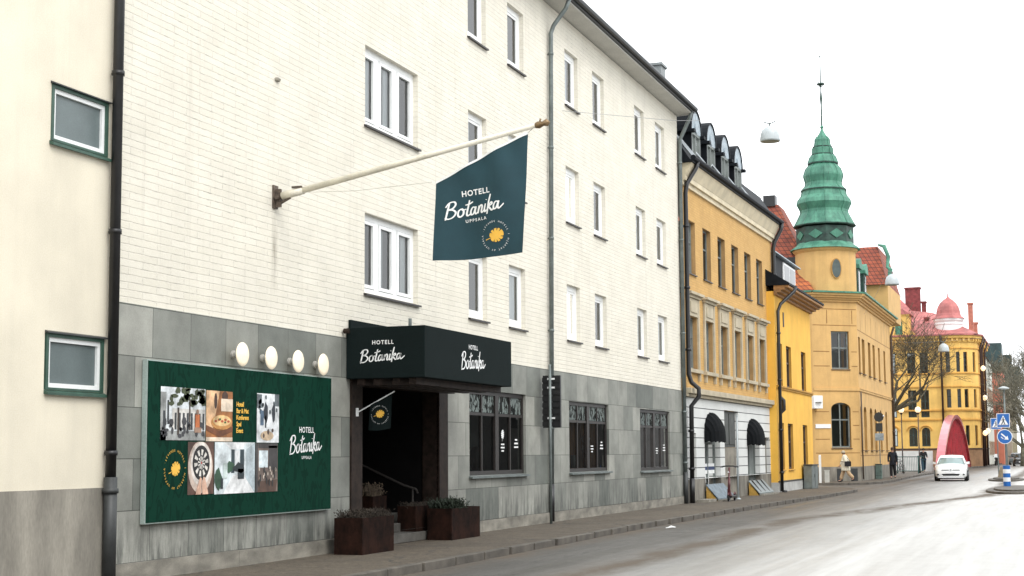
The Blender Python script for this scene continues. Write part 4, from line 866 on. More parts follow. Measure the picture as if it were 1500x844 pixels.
q = MB(O); q.box((.9, .1, .115), (2.0, .5, .2)); tag(q.build('door_step', m_plinth, None, org=O(1.2, .3, .115)), 'low pale stone step at the left end of the banded ground floor', 'step')
# black drainpipes either end
def pipe2(par, pts, r, mat, F, clips=(), name='drainpipe'):
    b = MB(F); b.tube(pts, r, 9)
    for (x, y, z) in clips: b.tube([(x, y, z-.04), (x, y, z+.04)], r*1.3, 9)
    return b.build(name, mat, par, smooth=True)
pipe2(ob, [(.45, .44, 11.15), (.44, .40, 10.95), (.12, .16, 10.4), (.08, .12, 10.1), (.08, .12, 4.2), (.10, .2, 3.95), (.16, .42, 3.75), (.16, .42, 3.5), (.1, .18, 3.2), (.1, .16, .9)], .075, m_black, O, [(.08, .12, z) for z in (9, 7, 5)]+[(.1, .16, z) for z in (2.4, 1.2)])
pipe2(ob, [(.1, .16, .9), (.1, .16, .12)], .085, m_black, O, name='drainpipe_foot')
pipe2(ob, [(OL+.1, .46, 11.15), (OL+.1, .42, 10.9), (OL-.05, .16, 10.35), (OL-.1, .12, 10.1), (OL-.1, .12, 4.1), (OL-.1, .4, 3.8), (OL-.1, .4, 3.45), (OL-.12, .16, 3.2), (OL-.12, .16, .12)], .085, m_black, O, [(OL-.1, .12, z) for z in (9, 7, 5)]+[(OL-.12, .16, z) for z in (2.2, 1.1)])

# ================================================================ yellow house
m_yelr = M('warm_yellow_render', (.78, .44, .065), .85, .07, 1, .2, soot=.22)
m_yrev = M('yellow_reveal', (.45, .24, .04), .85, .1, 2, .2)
m_bwood = M('brown_boarded_eaves', (.30, .15, .05), .7, .3, 5, .2, stretch=(1, 6, 1))
m_tile = None
def tilemat(name, c1, c2, mortar):
    m = brickmat(name, c1, c2, mortar, .27, .26, .028, .8, 1.0, off=.0, nvar=.3, smooth=.7); return m
m_tile = tilemat('red_clay_tiles', (.42, .10, .045), (.30, .07, .04), (.08, .025, .02))
m_tile2 = tilemat('orange_clay_tiles', (.55, .16, .045), (.46, .12, .04), (.12, .03, .02))
Y = Frame(.6, 0, 0); YA, YB_ = 60.4, 69.6
yb = thing('yellow_house', 'bright yellow plastered two storey house with grey base and brown boarded eaves', 'building', (0, 65, 0))
yw = [(60.75, 62.0), (62.95, 64.2), (66.8, 68.05)]
ops = [(a, c, 4.42, 6.15) for a, c in yw]+[(a, c, 1.0, 2.9) for a, c in yw]
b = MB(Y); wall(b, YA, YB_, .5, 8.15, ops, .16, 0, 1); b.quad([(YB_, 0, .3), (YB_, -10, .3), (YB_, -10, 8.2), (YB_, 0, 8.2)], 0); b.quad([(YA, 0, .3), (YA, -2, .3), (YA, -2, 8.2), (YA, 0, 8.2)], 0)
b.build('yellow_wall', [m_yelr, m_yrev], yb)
b = MB(Y); b.box((YA-.02, -3, .0), (YB_+.02, .03, .5)); b.build('grey_base', M('pale_grey_base', (.42, .42, .40), .85, .15, 2), yb)
b = MB(Y); b.box((YA, .0, .5), (YB_, .045, .56)); b.build('base_edge', m_dkgrey, yb)
b = MB(Y); b.box((YA, .0, 4.26), (YB_, .05, 4.34)); b.box((YA, .0, 4.34), (YB_, .09, 4.40)); b.build('belt_course', m_yrev, yb)
b = MB(Y); b.box((62.3, 0, 6.9), (62.5, .03, 7.5)); b.build('wall_anchor', m_fro, yb)
for (a, c, z0, z1) in ops: window(Y, yb, a, c, z0, z1, .15, [.5], [.6], m_fro, m_glassd, fw=.08, msill=m_yrev)
q = MB(Y)
for (a, c, z0, z1) in ops: q.quad([(a-.1, -.8, z0-.1), (c+.1, -.8, z0-.1), (c+.1, -.8, z1+.1), (a-.1, -.8, z1+.1)])
q.build('room_lining', MATS['dim_room'], yb)
b = MB(Y)
for k, (dd, za, zb) in enumerate(((.12, 8.05, 8.15), (.28, 8.15, 8.24), (.44, 8.24, 8.33), (.6, 8.33, 8.42))): b.box((YA-.05, .0, za), (YB_+dd*.4, dd, zb), 0)
b.build('boarded_eaves', [m_bwood, m_trim], yb)
b = MB(Y); b.hexa([(YA-.1, -5, 8.43), (YB_+.26, -5, 8.43), (YB_+.26, .64, 8.43), (YA-.1, .64, 8.43)], [(YA-.1, -5, 12.0), (YB_-1.5, -5, 12.0), (YB_+.26, .64, 8.51), (YA-.1, .64, 8.51)]); b.build('roof', m_blackroof, yb)
b = MB(Y); b.box((62.8, -1.6, 9.0), (68.8, -.5, 10.1)); dm = b.build('dormer', m_blackroof, yb)
b = MB(Y); b.hexa([(62.4, -1.9, 10.1), (69.3, -1.9, 10.1), (69.3, -.3, 10.1), (62.4, -.3, 10.1)], [(62.4, -1.9, 10.55), (69.0, -1.9, 10.55), (69.2, -.3, 10.15), (62.4, -.3, 10.15)]); b.build('dormer_roof', m_lun, dm)
b = MB(Y); b.box((65.5, -.5, 9.15), (68.6, -.45, 10.0)); b.build('dormer_window', m_white, dm)
b = MB(Y); b.box((65.7, -.45, 9.25), (67.0, -.44, 9.9)); b.box((67.15, -.45, 9.25), (68.45, -.44, 9.9)); b.build('pane', m_glassd, dm)
pipe2(yb, [(61.3, .74, 8.45), (61.2, .7, 8.25), (60.75, .2, 7.7), (60.55, .12, 7.4), (60.55, .12, .15)], .07, m_black, Y, [(60.55, .12, z) for z in (6.5, 4.6, 2.6, .9)])
pipe2(yb, [(60.55, .12, .15), (60.6, .3, .12)], .07, m_black, Y, name='drainpipe_foot')
t = thing('utility_cabinet', 'grey steel utility cabinet standing against the yellow house', 'cabinet', (.85, 67, .12))
b = MB(); b.box((.68, 66.2, .115), (1.05, 67.9, 1.12)); b.build('cabinet_box', m_zinc, t, bevel=.02)
b = MB(); b.box((.66, 66.18, 1.12), (1.08, 67.93, 1.17)); b.build('cabinet_lid', m_dkgrey, t); b = MB(); b.box((1.052, 67.0, .2), (1.06, 67.02, 1.08)); b.box((1.052, 66.85, .6), (1.07, 66.9, .75)); b.build('door_handle', m_dkgrey, t)

# ================================================================ corner building with green copper spire
m_tan = M('tan_ochre_render', (.58, .36, .135), .85, .08, 1, .2, soot=.35)
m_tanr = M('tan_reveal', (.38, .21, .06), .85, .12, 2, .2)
m_rod = M('dark_groove', (.25, .13, .04), .9, .2, 2, .1)
def coppermat():
    m = bpy.data.materials.new('verdigris_copper'); t, b = nodes(m); MATS['verdigris_copper'] = m
    v = coords(t, (1, 1, .35)); n1 = noise(t, v, 2.2, 7, .7); n2 = noise(t, coords(t, (4, 4, .4)), 3, 5, .7)
    c = ramp(t, n1, .32, .66, (.018, .10, .066), (.085, .27, .18)); c = mixc(t, ramp(t, n2, .55, .75), c, (.03, .075, .055))
    t.links.new(c, b.inputs['Base Color']); b.inputs['Roughness'].default_value = .6; bump(t, b, n1, .25, .02); return m
m_cop = coppermat(); m_copd = M('dark_verdigris', (.018, .055, .04), .6, .4, 4, .2)
tb = thing('corner_building', 'ochre corner building with a stepped green copper spire and red tiled roofs', 'building', (0, 90, 0))
T = Frame(-1.3, 82.66, 50.1); TL = 2.87           # splayed corner
wops = [(1.19, 2.32, 6.24, 8.33), (1.07, 2.30, 1.93, 4.4, .35)]
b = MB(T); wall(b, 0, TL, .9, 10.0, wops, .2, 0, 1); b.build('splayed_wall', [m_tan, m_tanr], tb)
TS = Frame(.9, 84.5, 0)
sw = [(.35, 1.15), (1.95, 3.2), (4.8, 6.0), (7.1, 8.25), (10.0, 10.95), (13.0, 14.0)]
sops = [(a, c, 6.1, 8.08) for a, c in sw]+[(a, c, 1.8, 4.25, .3) for a, c in sw]
b = MB(TS); wall(b, 0, 17.3, .9, 10.0, sops, .28, 0, 1); b.quad([(17.3, 0, 0), (17.3, -9, 0), (17.3, -9, 10), (17.3, 0, 10)]); b.build('street_wall', [m_tan, m_tanr], tb)
TQ = Frame(-1.3, 82.66, 90); b = MB(TQ)
wall(b, -16, 0, .9, 10.0, [], .2); b.build('side_street_wall', m_tan, tb)
b = MB(T); b.box((0.0, -.4, 0), (TL, .05, .9)); b.build('corner_plinth', m_plg, tb); b = MB(TS); b.box((.02, -.4, 0), (17.3, .05, .9)); b.build('street_plinth', m_plg, tb); b = MB(TQ); b.box((-16, -.4, 0), (0, .05, .9)); b.build('side_plinth', m_plg, tb)
window(T, tb, 1.19, 2.32, 6.24, 8.33, .17, [.5], [.56], m_wgrey, m_glassd, fw=.09, msill=m_fro); window(T, tb, 1.07, 2.30, 1.93, 4.4, .17, [.5], [.62], m_wgrey, m_glassd, fw=.09, msill=m_fro)
q = MB(T)
for o in wops: q.quad([(o[0], -.8, o[2]), (o[1], -.8, o[2]), (o[1], -.8, o[3]), (o[0], -.8, o[3])])
q.build('room_lining', MATS['dim_room'], tb)
for o in sops: window(TS, tb, o[0], o[1], o[2], o[3], .25, [.5], [.6], m_fro, m_glassd, fw=.09, msill=m_fro, sill_out=.1)
q = MB(TS)
for o in sops: q.quad([(o[0], -.8, o[2]), (o[1], -.8, o[2]), (o[1], -.8, o[3]), (o[0], -.8, o[3])])
q.build('room_lining', MATS['dim_room'], tb)
# scored joints in the render
def joints(F, L, zs, gaps, nm, u_from=0, verts=()):
    q = MB(F)
    for z in zs:
        cuts = [u_from]+[x for g_ in gaps if g_[2] < z < g_[3] for x in (g_[0]-.08, g_[1]+.08)]+[L]
        for i in range(0, len(cuts)-1, 2): q.box((cuts[i]+.05, .0, z-.02), (cuts[i+1]-.05, .006, z+.02))
    for (u_, za, zb) in verts: q.box((u_-.02, .0, za), (u_+.02, .006, zb))
    q.build(nm, m_rod, tb)
joints(T, TL, (1.65, 2.4, 3.15, 3.9, 6.4, 7.2, 8.65, 9.55), wops, 'corner_groove', verts=((.95, 8.75, 9.5), (2.55, 8.75, 9.5)))
joints(TS, 17.3, (1.5, 8.45), [], 'street_groove', verts=[(x, 8.5, 9.6) for x in (1.5, 4.0, 6.5, 9.1, 12, 15)])
b = MB(T); b.box((-.0, .0, 5.05), (TL+.03, .06, 5.2)); b.build('corner_string_course', m_tan, tb); b = MB(TS); b.box((0, .0, 5.05), (17.3, .06, 5.2)); b.box((0, .06, 5.16), (17.3, .09, 5.2)); b.build('street_string_course', m_tan, tb)
for F, u0, u1, nm in ((T, -.2, TL+.12, 'corner_cornice'), (TS, -.1, 17.4, 'street_cornice'), (TQ, -16, .1, 'side_cornice')):
    b = MB(F); z = 9.95
    for dd, h in ((.1, .12), (.2, .1), (.34, .12), (.46, .12)): b.box((u0, -.5, z), (u1, dd, z+h)); z += h
    b.build(nm, m_tan, tb)
    b = MB(F); b.box((u0, -.6, z), (u1, .56, z+.09)); b.build(nm.split('_')[0]+'_copper_edge', m_cop, tb)
# tower drum and stepped spire
cx, cy = -.86, 85.45
b = MB(); b.lathe((cx, cy, 0), [(1.68, 10.3), (1.68, 12.85), (1.80, 12.95), (1.84, 13.08)], 16, ph=R(11)); b.build('tower_drum', m_tan, tb)
pr = [(1.98, 13.05), (1.9, 13.15), (1.62, 13.35), (1.55, 13.45)]
b = MB(); b.lathe((cx, cy, 0), pr, 16, ph=R(11)); b.build('spire_skirt', m_cop, tb)
b = MB(); b.lathe((cx, cy, 0), [(1.6, 13.42), (1.6, 14.32)], 8, ph=R(11)); sb = b.build('spire_band', m_copd, tb)
b = MB()
for k in range(8):
    a = R(11+22.5+45*k); ap_ = 1.6*math.cos(R(22.5)); F = lambda u, d, z, a=a: Vector((cx+(ap_+d)*math.cos(a)-u*math.sin(a), cy+(ap_+d)*math.sin(a)+u*math.cos(a), z))
    b.add([], [], F=F); old = b.F; b.F = F; b.prism([(-.42, 13.87), (0, 14.14), (.42, 13.87), (0, 13.60)], .0, .05); b.F = old
b.build('diamond_panel', m_cop, sb)
sc = lambda zz: 13.0+(800-zz)/475*7.2
prof = [(380-152, 705), (375-165, 690), (360-185, 655), (355-180, 645), (370-170, 620), (366-174, 605), (356-188, 590), (350-189, 575), (352-186, 568), (337-200, 552), (335-203, 540), (341-196, 515), (340-196, 508), (335-205, 487), (318-215, 470), (322-211, 464), (318-222, 442), (304-228, 430), (302-228, 408), (296-235, 400), (292-238, 384), (292-238, 375), (284-246, 362), (272-256, 345), (266-259, 332), (271-256, 326), (264-261, 318)]
b = MB(); b.lathe((cx, cy, 0), [(w_/2/67.5*1.02, sc(z_)) for w_, z_ in prof], 16, ph=R(11)); b.build('copper_spire', m_cop, tb)
b = MB()
for k in range(8):
    a = R(11+45*k); b.tube([(cx+(w_/2/67.5*1.02+.01)*math.cos(a), cy+(w_/2/67.5*1.02+.01)*math.sin(a), sc(z_)) for w_, z_ in prof[:-4]], .028, 5)
b.build('spire_rib', m_cop, tb)
for z_, w_ in ((703, 226), (567, 164), (465, 108), (430, 78), (401, 66)):
    b = MB(); b.lathe((cx, cy, sc(z_)), [(w_/2/67.5*1.02-.06, -.07), (w_/2/67.5*1.02+.045, -.06), (w_/2/67.5*1.02+.05, .0), (w_/2/67.5*1.02-.05, .02)], 16, ph=R(11))
    b.build('spire_ledge', m_copd, tb)  # ledges coloured dark to stand for the shade beneath them
b = MB()
zz = [sc(z_) for z_ in (325, 240, 215, 185, 170, 165, 150, 60, 50)]
b.tube([(cx, cy, z_) for z_ in zz], [.05, .04, .075, .03, .03, .05, .03, .02, .05], 8)
for k in range(6):
    a = R(60*k); b.tube([(cx, cy, sc(172)), (cx+.2*math.cos(a), cy+.2*math.sin(a), sc(163)), (cx+.22*math.cos(a), cy+.22*math.sin(a), sc(150))], .018, 5)
b.lathe((cx, cy, sc(160)), [(.19, -.03), (.22, 0), (.19, .03)], 14)
b.build('spire_mast', m_copd, tb)
F = Frame(cx, cy, 90-28); q = MB(F); q.prism([(.30*math.cos(2*math.pi*i/20), 11.85+.58*math.sin(2*math.pi*i/20)) for i in range(20)], 1.55, 1.72); ow = q.build('oval_window', m_tanr, tb)
q = MB(F); q.prism([(.25*math.cos(2*math.pi*i/20), 11.85+.52*math.sin(2*math.pi*i/20)) for i in range(20)], 1.7, 1.73); q.build('pane', M('dark_oval_glass', (.05, .07, .065), .3, .2, 4), ow)
# roofs: side wing behind the tower and the raised end block
b = MB(); b.hexa([(-14, 85.6, 12.75), (-2.1, 85.6, 12.75), (-2.1, 90, 12.75), (-14, 90, 12.75)], [(-14, 88.0, 16.3), (-3.9, 88.0, 16.3), (-3.9, 90, 16.3), (-14, 90, 16.3)]); b.build('steep_tiled_roof', m_tile, tb)
b = MB(); b.hexa([(-14, 83.2, 10.5), (-1.2, 83.2, 10.5), (-1.2, 90, 10.5), (-14, 90, 10.5)], [(-14, 85.4, 12.5), (-2.4, 85.4, 12.5), (-2.4, 90, 12.5), (-14, 90, 12.5)]); b.build('lower_tiled_roof', m_tile2, tb)
b = MB(); b.box((-14, 85.2, 12.45), (-2.2, 90, 12.76)); b.build('roof_gutter_band', m_black, tb)
b = MB(); b.box((-4.75, 87.8, 16.2), (-4.05, 88.5, 16.85)); b.build('chimney', m_black, tb)
b = MB(); b.hexa([(-3, 86, 10.3), (.55, 86, 10.3), (.55, 101.5, 10.3), (-3, 101.5, 10.3)], [(-3, 88, 12.6), (-1.2, 88, 12.6), (-1.2, 101.5, 12.6), (-3, 101.5, 12.6)]); b.build('street_roof', m_copd, tb)
b = MB(); b.box((-4, 98.0, 10.3), (1.25, 106, 12.35)); b.build('end_block_wall', m_tan, tb)
b = MB(); b.hexa([(-4, 97.7, 12.35), (1.25, 97.7, 12.35), (1.25, 106, 12.35), (-4, 106, 12.35)], [(-4, 99.3, 15.0), (.55, 99.3, 15.0), (.55, 106, 15.0), (-4, 106, 15.0)]); b.build('end_block_roof', m_tile, tb)
b = MB(); b.tube([(.6, 99.2, 15.1), (1.0, 98.9, 14.95), (1.3, 98.5, 14.2), (1.25, 98.2, 13.5), (1.45, 98, 13.3), (1.35, 97.8, 12.5)], [.06, .14, .13, .10, .15, .1], 8); b.build('gable_scroll', m_cop, tb)
for y_, z_ in ((88.4, 11.0), (91.3, 11.0)):
    b = MB(); b.box((-.9, y_, 10.35), (.55, y_+1.15, 12.45)); d = b.build('copper_dormer', m_copd, tb)
    b = MB(Frame(0, y_, 0)); b.prism([(-.12, 12.35), (-.12, 12.55), (.2, 12.85), (.58, 12.98), (.95, 12.85), (1.27, 12.55), (1.27, 12.35)], -.9, .68); b.build('dormer_hood', m_cop, d)
    b = MB(Frame(.55, y_, 0)); b.box((.25, 0, 10.8), (.9, .02, 12.2)); b.build('pane', m_glassd, d)
pipe2(tb, [(.94+17.0-.9, .3, 9.9), (17.0, .1, 9.3), (17.0, .1, .2)], .08, m_fro, TS, [(17.0, .1, z) for z in (7, 5, 3)])
pipe2(tb, [(-.02, .12, 5.0), (-.02, .12, .2)], .04, m_fro, TS)
# small things on its wall
b = MB(T); b.box((-.35, .05, 4.05), (.2, .6, 4.75)); t = tag(b.build('air_conditioner', m_white, None, org=T(0, .3, 4.05), bevel=.03), 'white boxy air conditioner high on the ochre corner wall beside the yellow house', 'air conditioner')
b = MB(T); b.lathe((-.08, .62, 4.4), [(.2, 0), (.2, .005)], 16); b.build('fan_grille', m_zinc, t)
b = MB(T); b.box((.05, .02, 3.0), (1.0, .05, 3.22)); tag(b.build('street_name_sign', m_white, None, org=T(.5, 0, 3)), 'small white street name plate on the ochre corner wall left of the arched window', 'sign')
# ================================================================ yellow building with pink dome, across the river
m_yel2 = M('deep_yellow_render', (.72, .45, .12), .85, .1, .8, .2, soot=.35)
m_yor = M('orange_yellow_render', (.58, .30, .06), .85, .12, .8, .2, soot=.4)
m_pink = M('rose_sheet_roof', (.42, .13, .12), .6, .25, 1.2, .1, soot=.4)
m_brickred = M('dark_red_brick', (.20, .04, .04), .8, .3, 3, .2)
m_pipe_b = M('brown_black_pipe', (.04, .018, .014), .5, .2, 3)
m_gshut = M('dark_green_shutter', (.025, .05, .045), .6, .3, 6)
db = thing('domed_building', 'yellow three storey building with pink metal roof and small pink dome beyond the red arch', 'building', (0, 170, 0))
DF = Frame(-9, 165, 90); o_ = 9
Lw = [(-7.2, -6.35), (-5.9, -5.05), (-3.86, -3.0), (-2.55, -1.7)]
LZ = [(9.75, 12.2, 0), (5.3, 8.18, 0), (2.23, 4.22, .4)]
ops = [(a+o_, c+o_, z0, z1, r_, .25) for a, c in Lw for z0, z1, r_ in LZ]
b = MB(DF); wall(b, 0, o_-.3, 1.9, 13.2, ops, .25, 0, 1); b.quad([(0, 0, 0), (0, -14, 0), (0, -14, 13.2), (0, 0, 13.2)]); b.build('front_wall', [m_yel2, m_yor], db)
bay = [(-.3, 165.0), (.6, 164.75), (1.6, 164.9), (2.6, 165.6), (3.3, 167.0)]
def seg(i):
    (x0, y0), (x1, y1) = bay[i], bay[i+1]; return Frame(x0, y0, math.degrees(math.atan2(x1-x0, y1-y0))), math.hypot(x1-x0, y1-y0)
b = MB(); bops = {0: [(.42, .9)], 1: [(.62, .98)], 2: [(.4, .85)], 3: [(.5, 1.0)]}
for i in range(4):
    Fb, L = seg(i); t_ = MB(Fb); oo = [(a, c, z0, z1) for a, c in bops[i] for z0, z1 in ((10.04, 12.15), (6.28, 8.22), (2.3, 4.4))]; wall(t_, 0, L, 1.9, 13.2, oo, .25, 0, 1); k = len(b.v); b.v += t_.v; b.f += [[x+k for x in f] for f in t_.f]; b.m += t_.m
b.build('corner_bay_wall', [m_yel2, m_yor], db)
for i in range(4):
    Fb, L = seg(i)
    for a, c in bops[i]:
        for z0, z1 in ((10.04, 12.15), (6.28, 8.22), (2.3, 4.4)): window(Fb, db, a, c, z0, z1, .22, [], [.6], m_gshut, m_glassd, fw=.06)
for i, (a, c, z0, z1, r_, _) in enumerate(ops): window(DF, db, a, c, z0, z1, .2, [.5], [.6], m_gshut, m_glassd, fw=.09)
DS = Frame(3.3, 167, 0); sops = [(1.0+2.6*k, 2.0+2.6*k, z0, z1) for k in range(6) for z0, z1 in ((10.04, 12.15), (6.28, 8.22), (2.3, 4.4))]
b = MB(DS); wall(b, 0, 17, 1.9, 13.2, sops, .25, 0, 1); b.build('street_wall', [m_yor, m_yor], db)
for a, c, z0, z1 in sops: window(DS, db, a, c, z0, z1, .22, [.5], [.6], m_fro, m_glassd, fw=.08)
path = [(-9, 165.0)]+bay+[(3.3, 184)]
def band(z0, z1, dd, mat, nm, dent=False):
    b = MB()
    for i in range(len(path)-1):
        p, q = Vector(path[i]), Vector(path[i+1]); d = (q-p).normalized(); n = Vector((d.y, -d.x)); e = .35*dd*(0 if i in (0, 5) else 1)
        P = [p-n*.2, q-n*.2, q+n*dd+d*e, p+n*dd-d*e*(i != 0)]
        b.hexa([(v.x, v.y, z0) for v in P], [(v.x, v.y, z1) for v in P])
        if dent:
            L = (q-p).length; m_ = int(L/.42)
            for k in range(m_):
                c = p+d*(L*(k+.5)/max(m_, 1)); P = [c-d*.1, c+d*.1, c+d*.1+n*(dd+.22), c-d*.1+n*(dd+.22)]; b.hexa([(v.x, v.y, z1-.32) for v in P], [(v.x, v.y, z1-.05) for v in P])
    b.build(nm, mat, db)
band(0, 1.9, .06, M('tan_stone_base', (.30, .17, .09), .85, .2, 1.5), 'stone_base'); band(1.9, 2.02, .14, m_pipe_b, 'base_course')
band(4.95, 5.1, .12, m_yor, 'string_course'); band(5.95, 6.1, .16, m_yor, 'upper_string_course'); band(8.45, 8.55, .12, m_yor, 'sill_course'); band(9.85, 9.97, .12, m_yor, 'top_sill_course'); band(12.5, 12.6, .1, m_yor, 'frieze_course')
band(13.2, 13.62, .12, m_yel2, 'dentil_cornice', True); band(13.62, 13.9, .42, m_yel2, 'upper_cornice'); band(13.9, 14.05, .58, m_pink, 'roof_edge')
b = MB(); 
for (a, c, z0, z1, r_) in [(x[0]-9, x[1]-9, x[2], x[3], x[4]) for x in ops if x[4]]:
    cx2 = (a+c)/2; n = 8; pts = [(cx2+.62*math.cos(math.pi*i/n), 164.93, z1-.35+.55*math.sin(math.pi*i/n)) for i in range(n+1)]; b.tube(pts, .07, 5)
b.build('window_arch_moulding', m_yor, db)
b = MB(); b.hexa([(-12, 164.9, 14.05), (3.5, 165.2, 14.05), (3.5, 184, 14.05), (-12, 184, 14.05)], [(-12, 171, 18.4), (-1.6, 173, 17.1), (-1.6, 178, 17.1), (-12, 178, 18.4)]); b.build('metal_roof', m_pink, db)
b = MB(); b.hexa([(-12, 168.2, 14.05), (-1, 168.2, 14.05), (-1, 184, 14.05), (-12, 184, 14.05)], [(-6.4, 174, 18.9), (-5.2, 174, 18.9), (-5.2, 179, 18.9), (-6.4, 179, 18.9)]); b.build('hipped_roof', m_pink, db)
for (x0, x1, y_, z0, z1) in ((-4.75, -3.1, 175, 16.5, 20.1), (-3.0, -2.55, 175.5, 16.5, 18.5), (-2.3, -1.9, 170, 15.0, 16.2), (2.1, 2.6, 174, 14, 18.0), (2.35, 2.8, 179, 14, 16.2)):
    b = MB(); b.box((x0, y_, z0), (x1, y_+.9, z1)); b.box((x0-.08, y_-.08, z1), (x1+.08, y_+.98, z1+.18)); b.build('chimney', m_brickred if x1 < 0 else M('rose_brick', (.42, .16, .11), .8, .2, 3), db)
b = MB(); b.tube([(-6.0, 174, 19), (-5.8, 174, 19.5), (-5.2, 174, 19.5), (-5.1, 174, 19)], .03, 5)
for k in range(8): b.tube([(-4.2+.35*k, 168.2, 14.6+.0*k), (-4.2+.35*k, 168.2, 15.5)], .02, 4)
b.tube([(-4.2, 168.2, 15.5), (-1.6, 168.2, 15.5)], .02, 4); b.build('roof_railing', m_pipe_b, db)
GFm = Frame(-5.6, 164.9, 90); b = MB(GFm); wall(b, 0, 2.05, 14.1, 16.3, [(.62, 1.4, 14.15, 15.75, .38, .2)], .2); b.prism([(-.2, 16.3), (2.25, 16.3), (1.02, 17.05)], -.5, .1)
b.box((-.1, -.02, 16.2), (2.15, .09, 16.32)); b.prism([(2.05, 14.1), (2.75, 14.1), (2.5, 14.4), (2.2, 14.6), (2.05, 15.2)], -.3, 0); b.quad([(2.05, 0, 14.1), (2.05, -3, 14.1), (2.05, -3, 16.3), (2.05, 0, 16.3)]); g_ = b.build('attic_gable', m_yel2, db)
b = MB(GFm); b.quad([(.62, -.18, 14.15), (1.4, -.18, 14.15), (1.4, -.18, 15.75), (.62, -.18, 15.75)]); b.build('pane', m_cop, g_)
b = MB(GFm); b.hexa([(-.25, -4, 16.32), (2.3, -4, 16.32), (2.3, .15, 16.32), (-.25, .15, 16.32)], [(1.02, -4, 17.15), (1.03, -4, 17.15), (1.03, .15, 17.15), (1.02, .15, 17.15)]); b.build('gable_roof', m_pink, g_)
dx, dy = .38, 168.0
b = MB(); b.lathe((dx, dy, 0), [(1.42, 13.9), (1.42, 15.2), (1.5, 15.3), (1.45, 15.5), (1.6, 15.7), (1.62, 15.92)], 24); dr = b.build('dome_drum', M('white_drum', (.72, .73, .72), .6, .05, 2), db)
b = MB(); b.lathe((dx, dy, 0), [(1.8, 15.9), (1.72, 16.0), (1.42, 16.2), (1.30, 16.5), (1.27, 16.8), (1.15, 17.2), (.92, 17.6), (.55, 17.95), (.2, 18.2), (.08, 18.35), (.05, 18.6), (.01, 18.9)], 8, ph=R(20)); b.build('dome', m_pink, db)
pipe2(db, [(-.3, 164.3, 13.9), (-.3, 164.72, 13.2), (-.3, 164.75, .1)], .11, m_pipe_b, None)
for (x, y, kk) in ((3.45, 168.6, 0), (3.45, 172.3, 0), (3.45, 178, 0)): pipe2(db, [(3.9, y, 13.9), (3.5, y, 12.8), (3.5, y, .1)], .12, m_pipe_b, None)
m_glow = M('lit_lamp_globe', (.9, .7, .5), .4, .02, 2, 0); _b = m_glow.node_tree.nodes['Principled BSDF']; _b.inputs['Emission Color'].default_value = (1, .72, .42, 1); _b.inputs['Emission Strength'].default_value = .8
WL = [((3.75, 168.0, 10.5), 'top lit globe lantern on the street side of the domed yellow building'), ((3.75, 169.5, 7.4), 'middle lit globe lantern on the street side of the domed yellow building'), ((3.75, 167.6, 3.6), 'lowest lit globe lantern near the corner of the domed yellow building'), ((3.75, 173.5, 3.9), 'low lit globe lantern further along the domed yellow building')]
for p, lb in WL:
    t = thing('wall_lantern', lb, 'lantern', p, 'lit lanterns on the domed building'); b = MB(); b.lathe(p, [(.04, -.30), (.2, -.2), (.28, 0), (.2, .2), (.04, .30)], 10); b.build('lamp_globe', m_glow, t, smooth=True)
    b = MB(); b.tube([(3.3, p[1], p[2]+.5), (p[0], p[1], p[2]+.5), (p[0], p[1], p[2]+.4)], .04, 5); b.build('bracket', m_pipe_b, t)

# ================================================================ houses further down the street
def house(name, label, x0, x1, y0, y1, h, mat, roofmat, rh, wins=(), wz=((1.2, 2.9), (4.4, 6.2), (7.4, 9.2)), ov=.25):
    t = thing(name, label, 'building', ((x0+x1)/2, (y0+y1)/2, 0)); b = MB(); b.box((x0, y0, 0), (x1, y1, h)); b.build('wall', mat, t)
    b = MB(); b.hexa([(x0-ov, y0-ov, h), (x1+ov, y0-ov, h), (x1+ov, y1+ov, h), (x0-ov, y1+ov, h)], [(x0+2.5, y0-ov, h+rh), (x1-min(2.0, (x1-x0)/2-.1), y0-ov, h+rh), (x1-min(2.0, (x1-x0)/2-.1), y1+ov, h+rh), (x0+2.5, y1+ov, h+rh)]); b.build('roof', roofmat, t)
    F = Frame(x1+.005, 0, 0)
    for u in wins:
        for z0, z1 in wz:
            q = MB(F); q.box((u, 0, z0), (u+1.1, .04, z1)); o = q.build('window', m_trim, t); q = MB(F); q.box((u+.1, .041, z0+.1), (u+1.0, .05, z1-.1)); q.build('pane', m_glassd, o)
    return t
house('white_house', 'white plastered house with dark roof just beyond the domed yellow building', -6, 3.32, 184.2, 201, 12.6, M('white_house_render', (.62, .62, .55), .85, .06, 1), m_roofm, 1.2, [186+2.6*k for k in range(6)])
t = house('salmon_house', 'salmon pink house end rising past the white house', -6, 4.35, 204, 216, 12.0, M('salmon_render', (.58, .19, .12), .85, .08, 1), m_roofm, 1.5, [206, 209, 212])
m_greenroof = M('dark_green_sheet', (.025, .055, .055), .5, .3, 2)
t = house('beige_house', 'tall beige house with dark green stepped roof behind the salmon house', -5, 4.95, 217, 245, 11.6, M('beige_render', (.40, .36, .28), .85, .1, 1), m_greenroof, 1.0, [219+3*k for k in range(8)])
b = MB(); b.box((1.5, 218, 12), (4.0, 224, 16.6)); b.box((3.0, 226, 12), (5.0, 232, 15.4)); b.box((3.5, 236, 11.6), (5.9, 244, 14.2)); b.build('roof_superstructure', m_greenroof, t)
house('far_pale_house', 'low pale yellow house at the far end of the street behind the bare trees', 6.2, 20, 320, 335, 8.5, M('pale_far_render', (.40, .36, .22), .85, .1, 1), m_greenroof, 2)
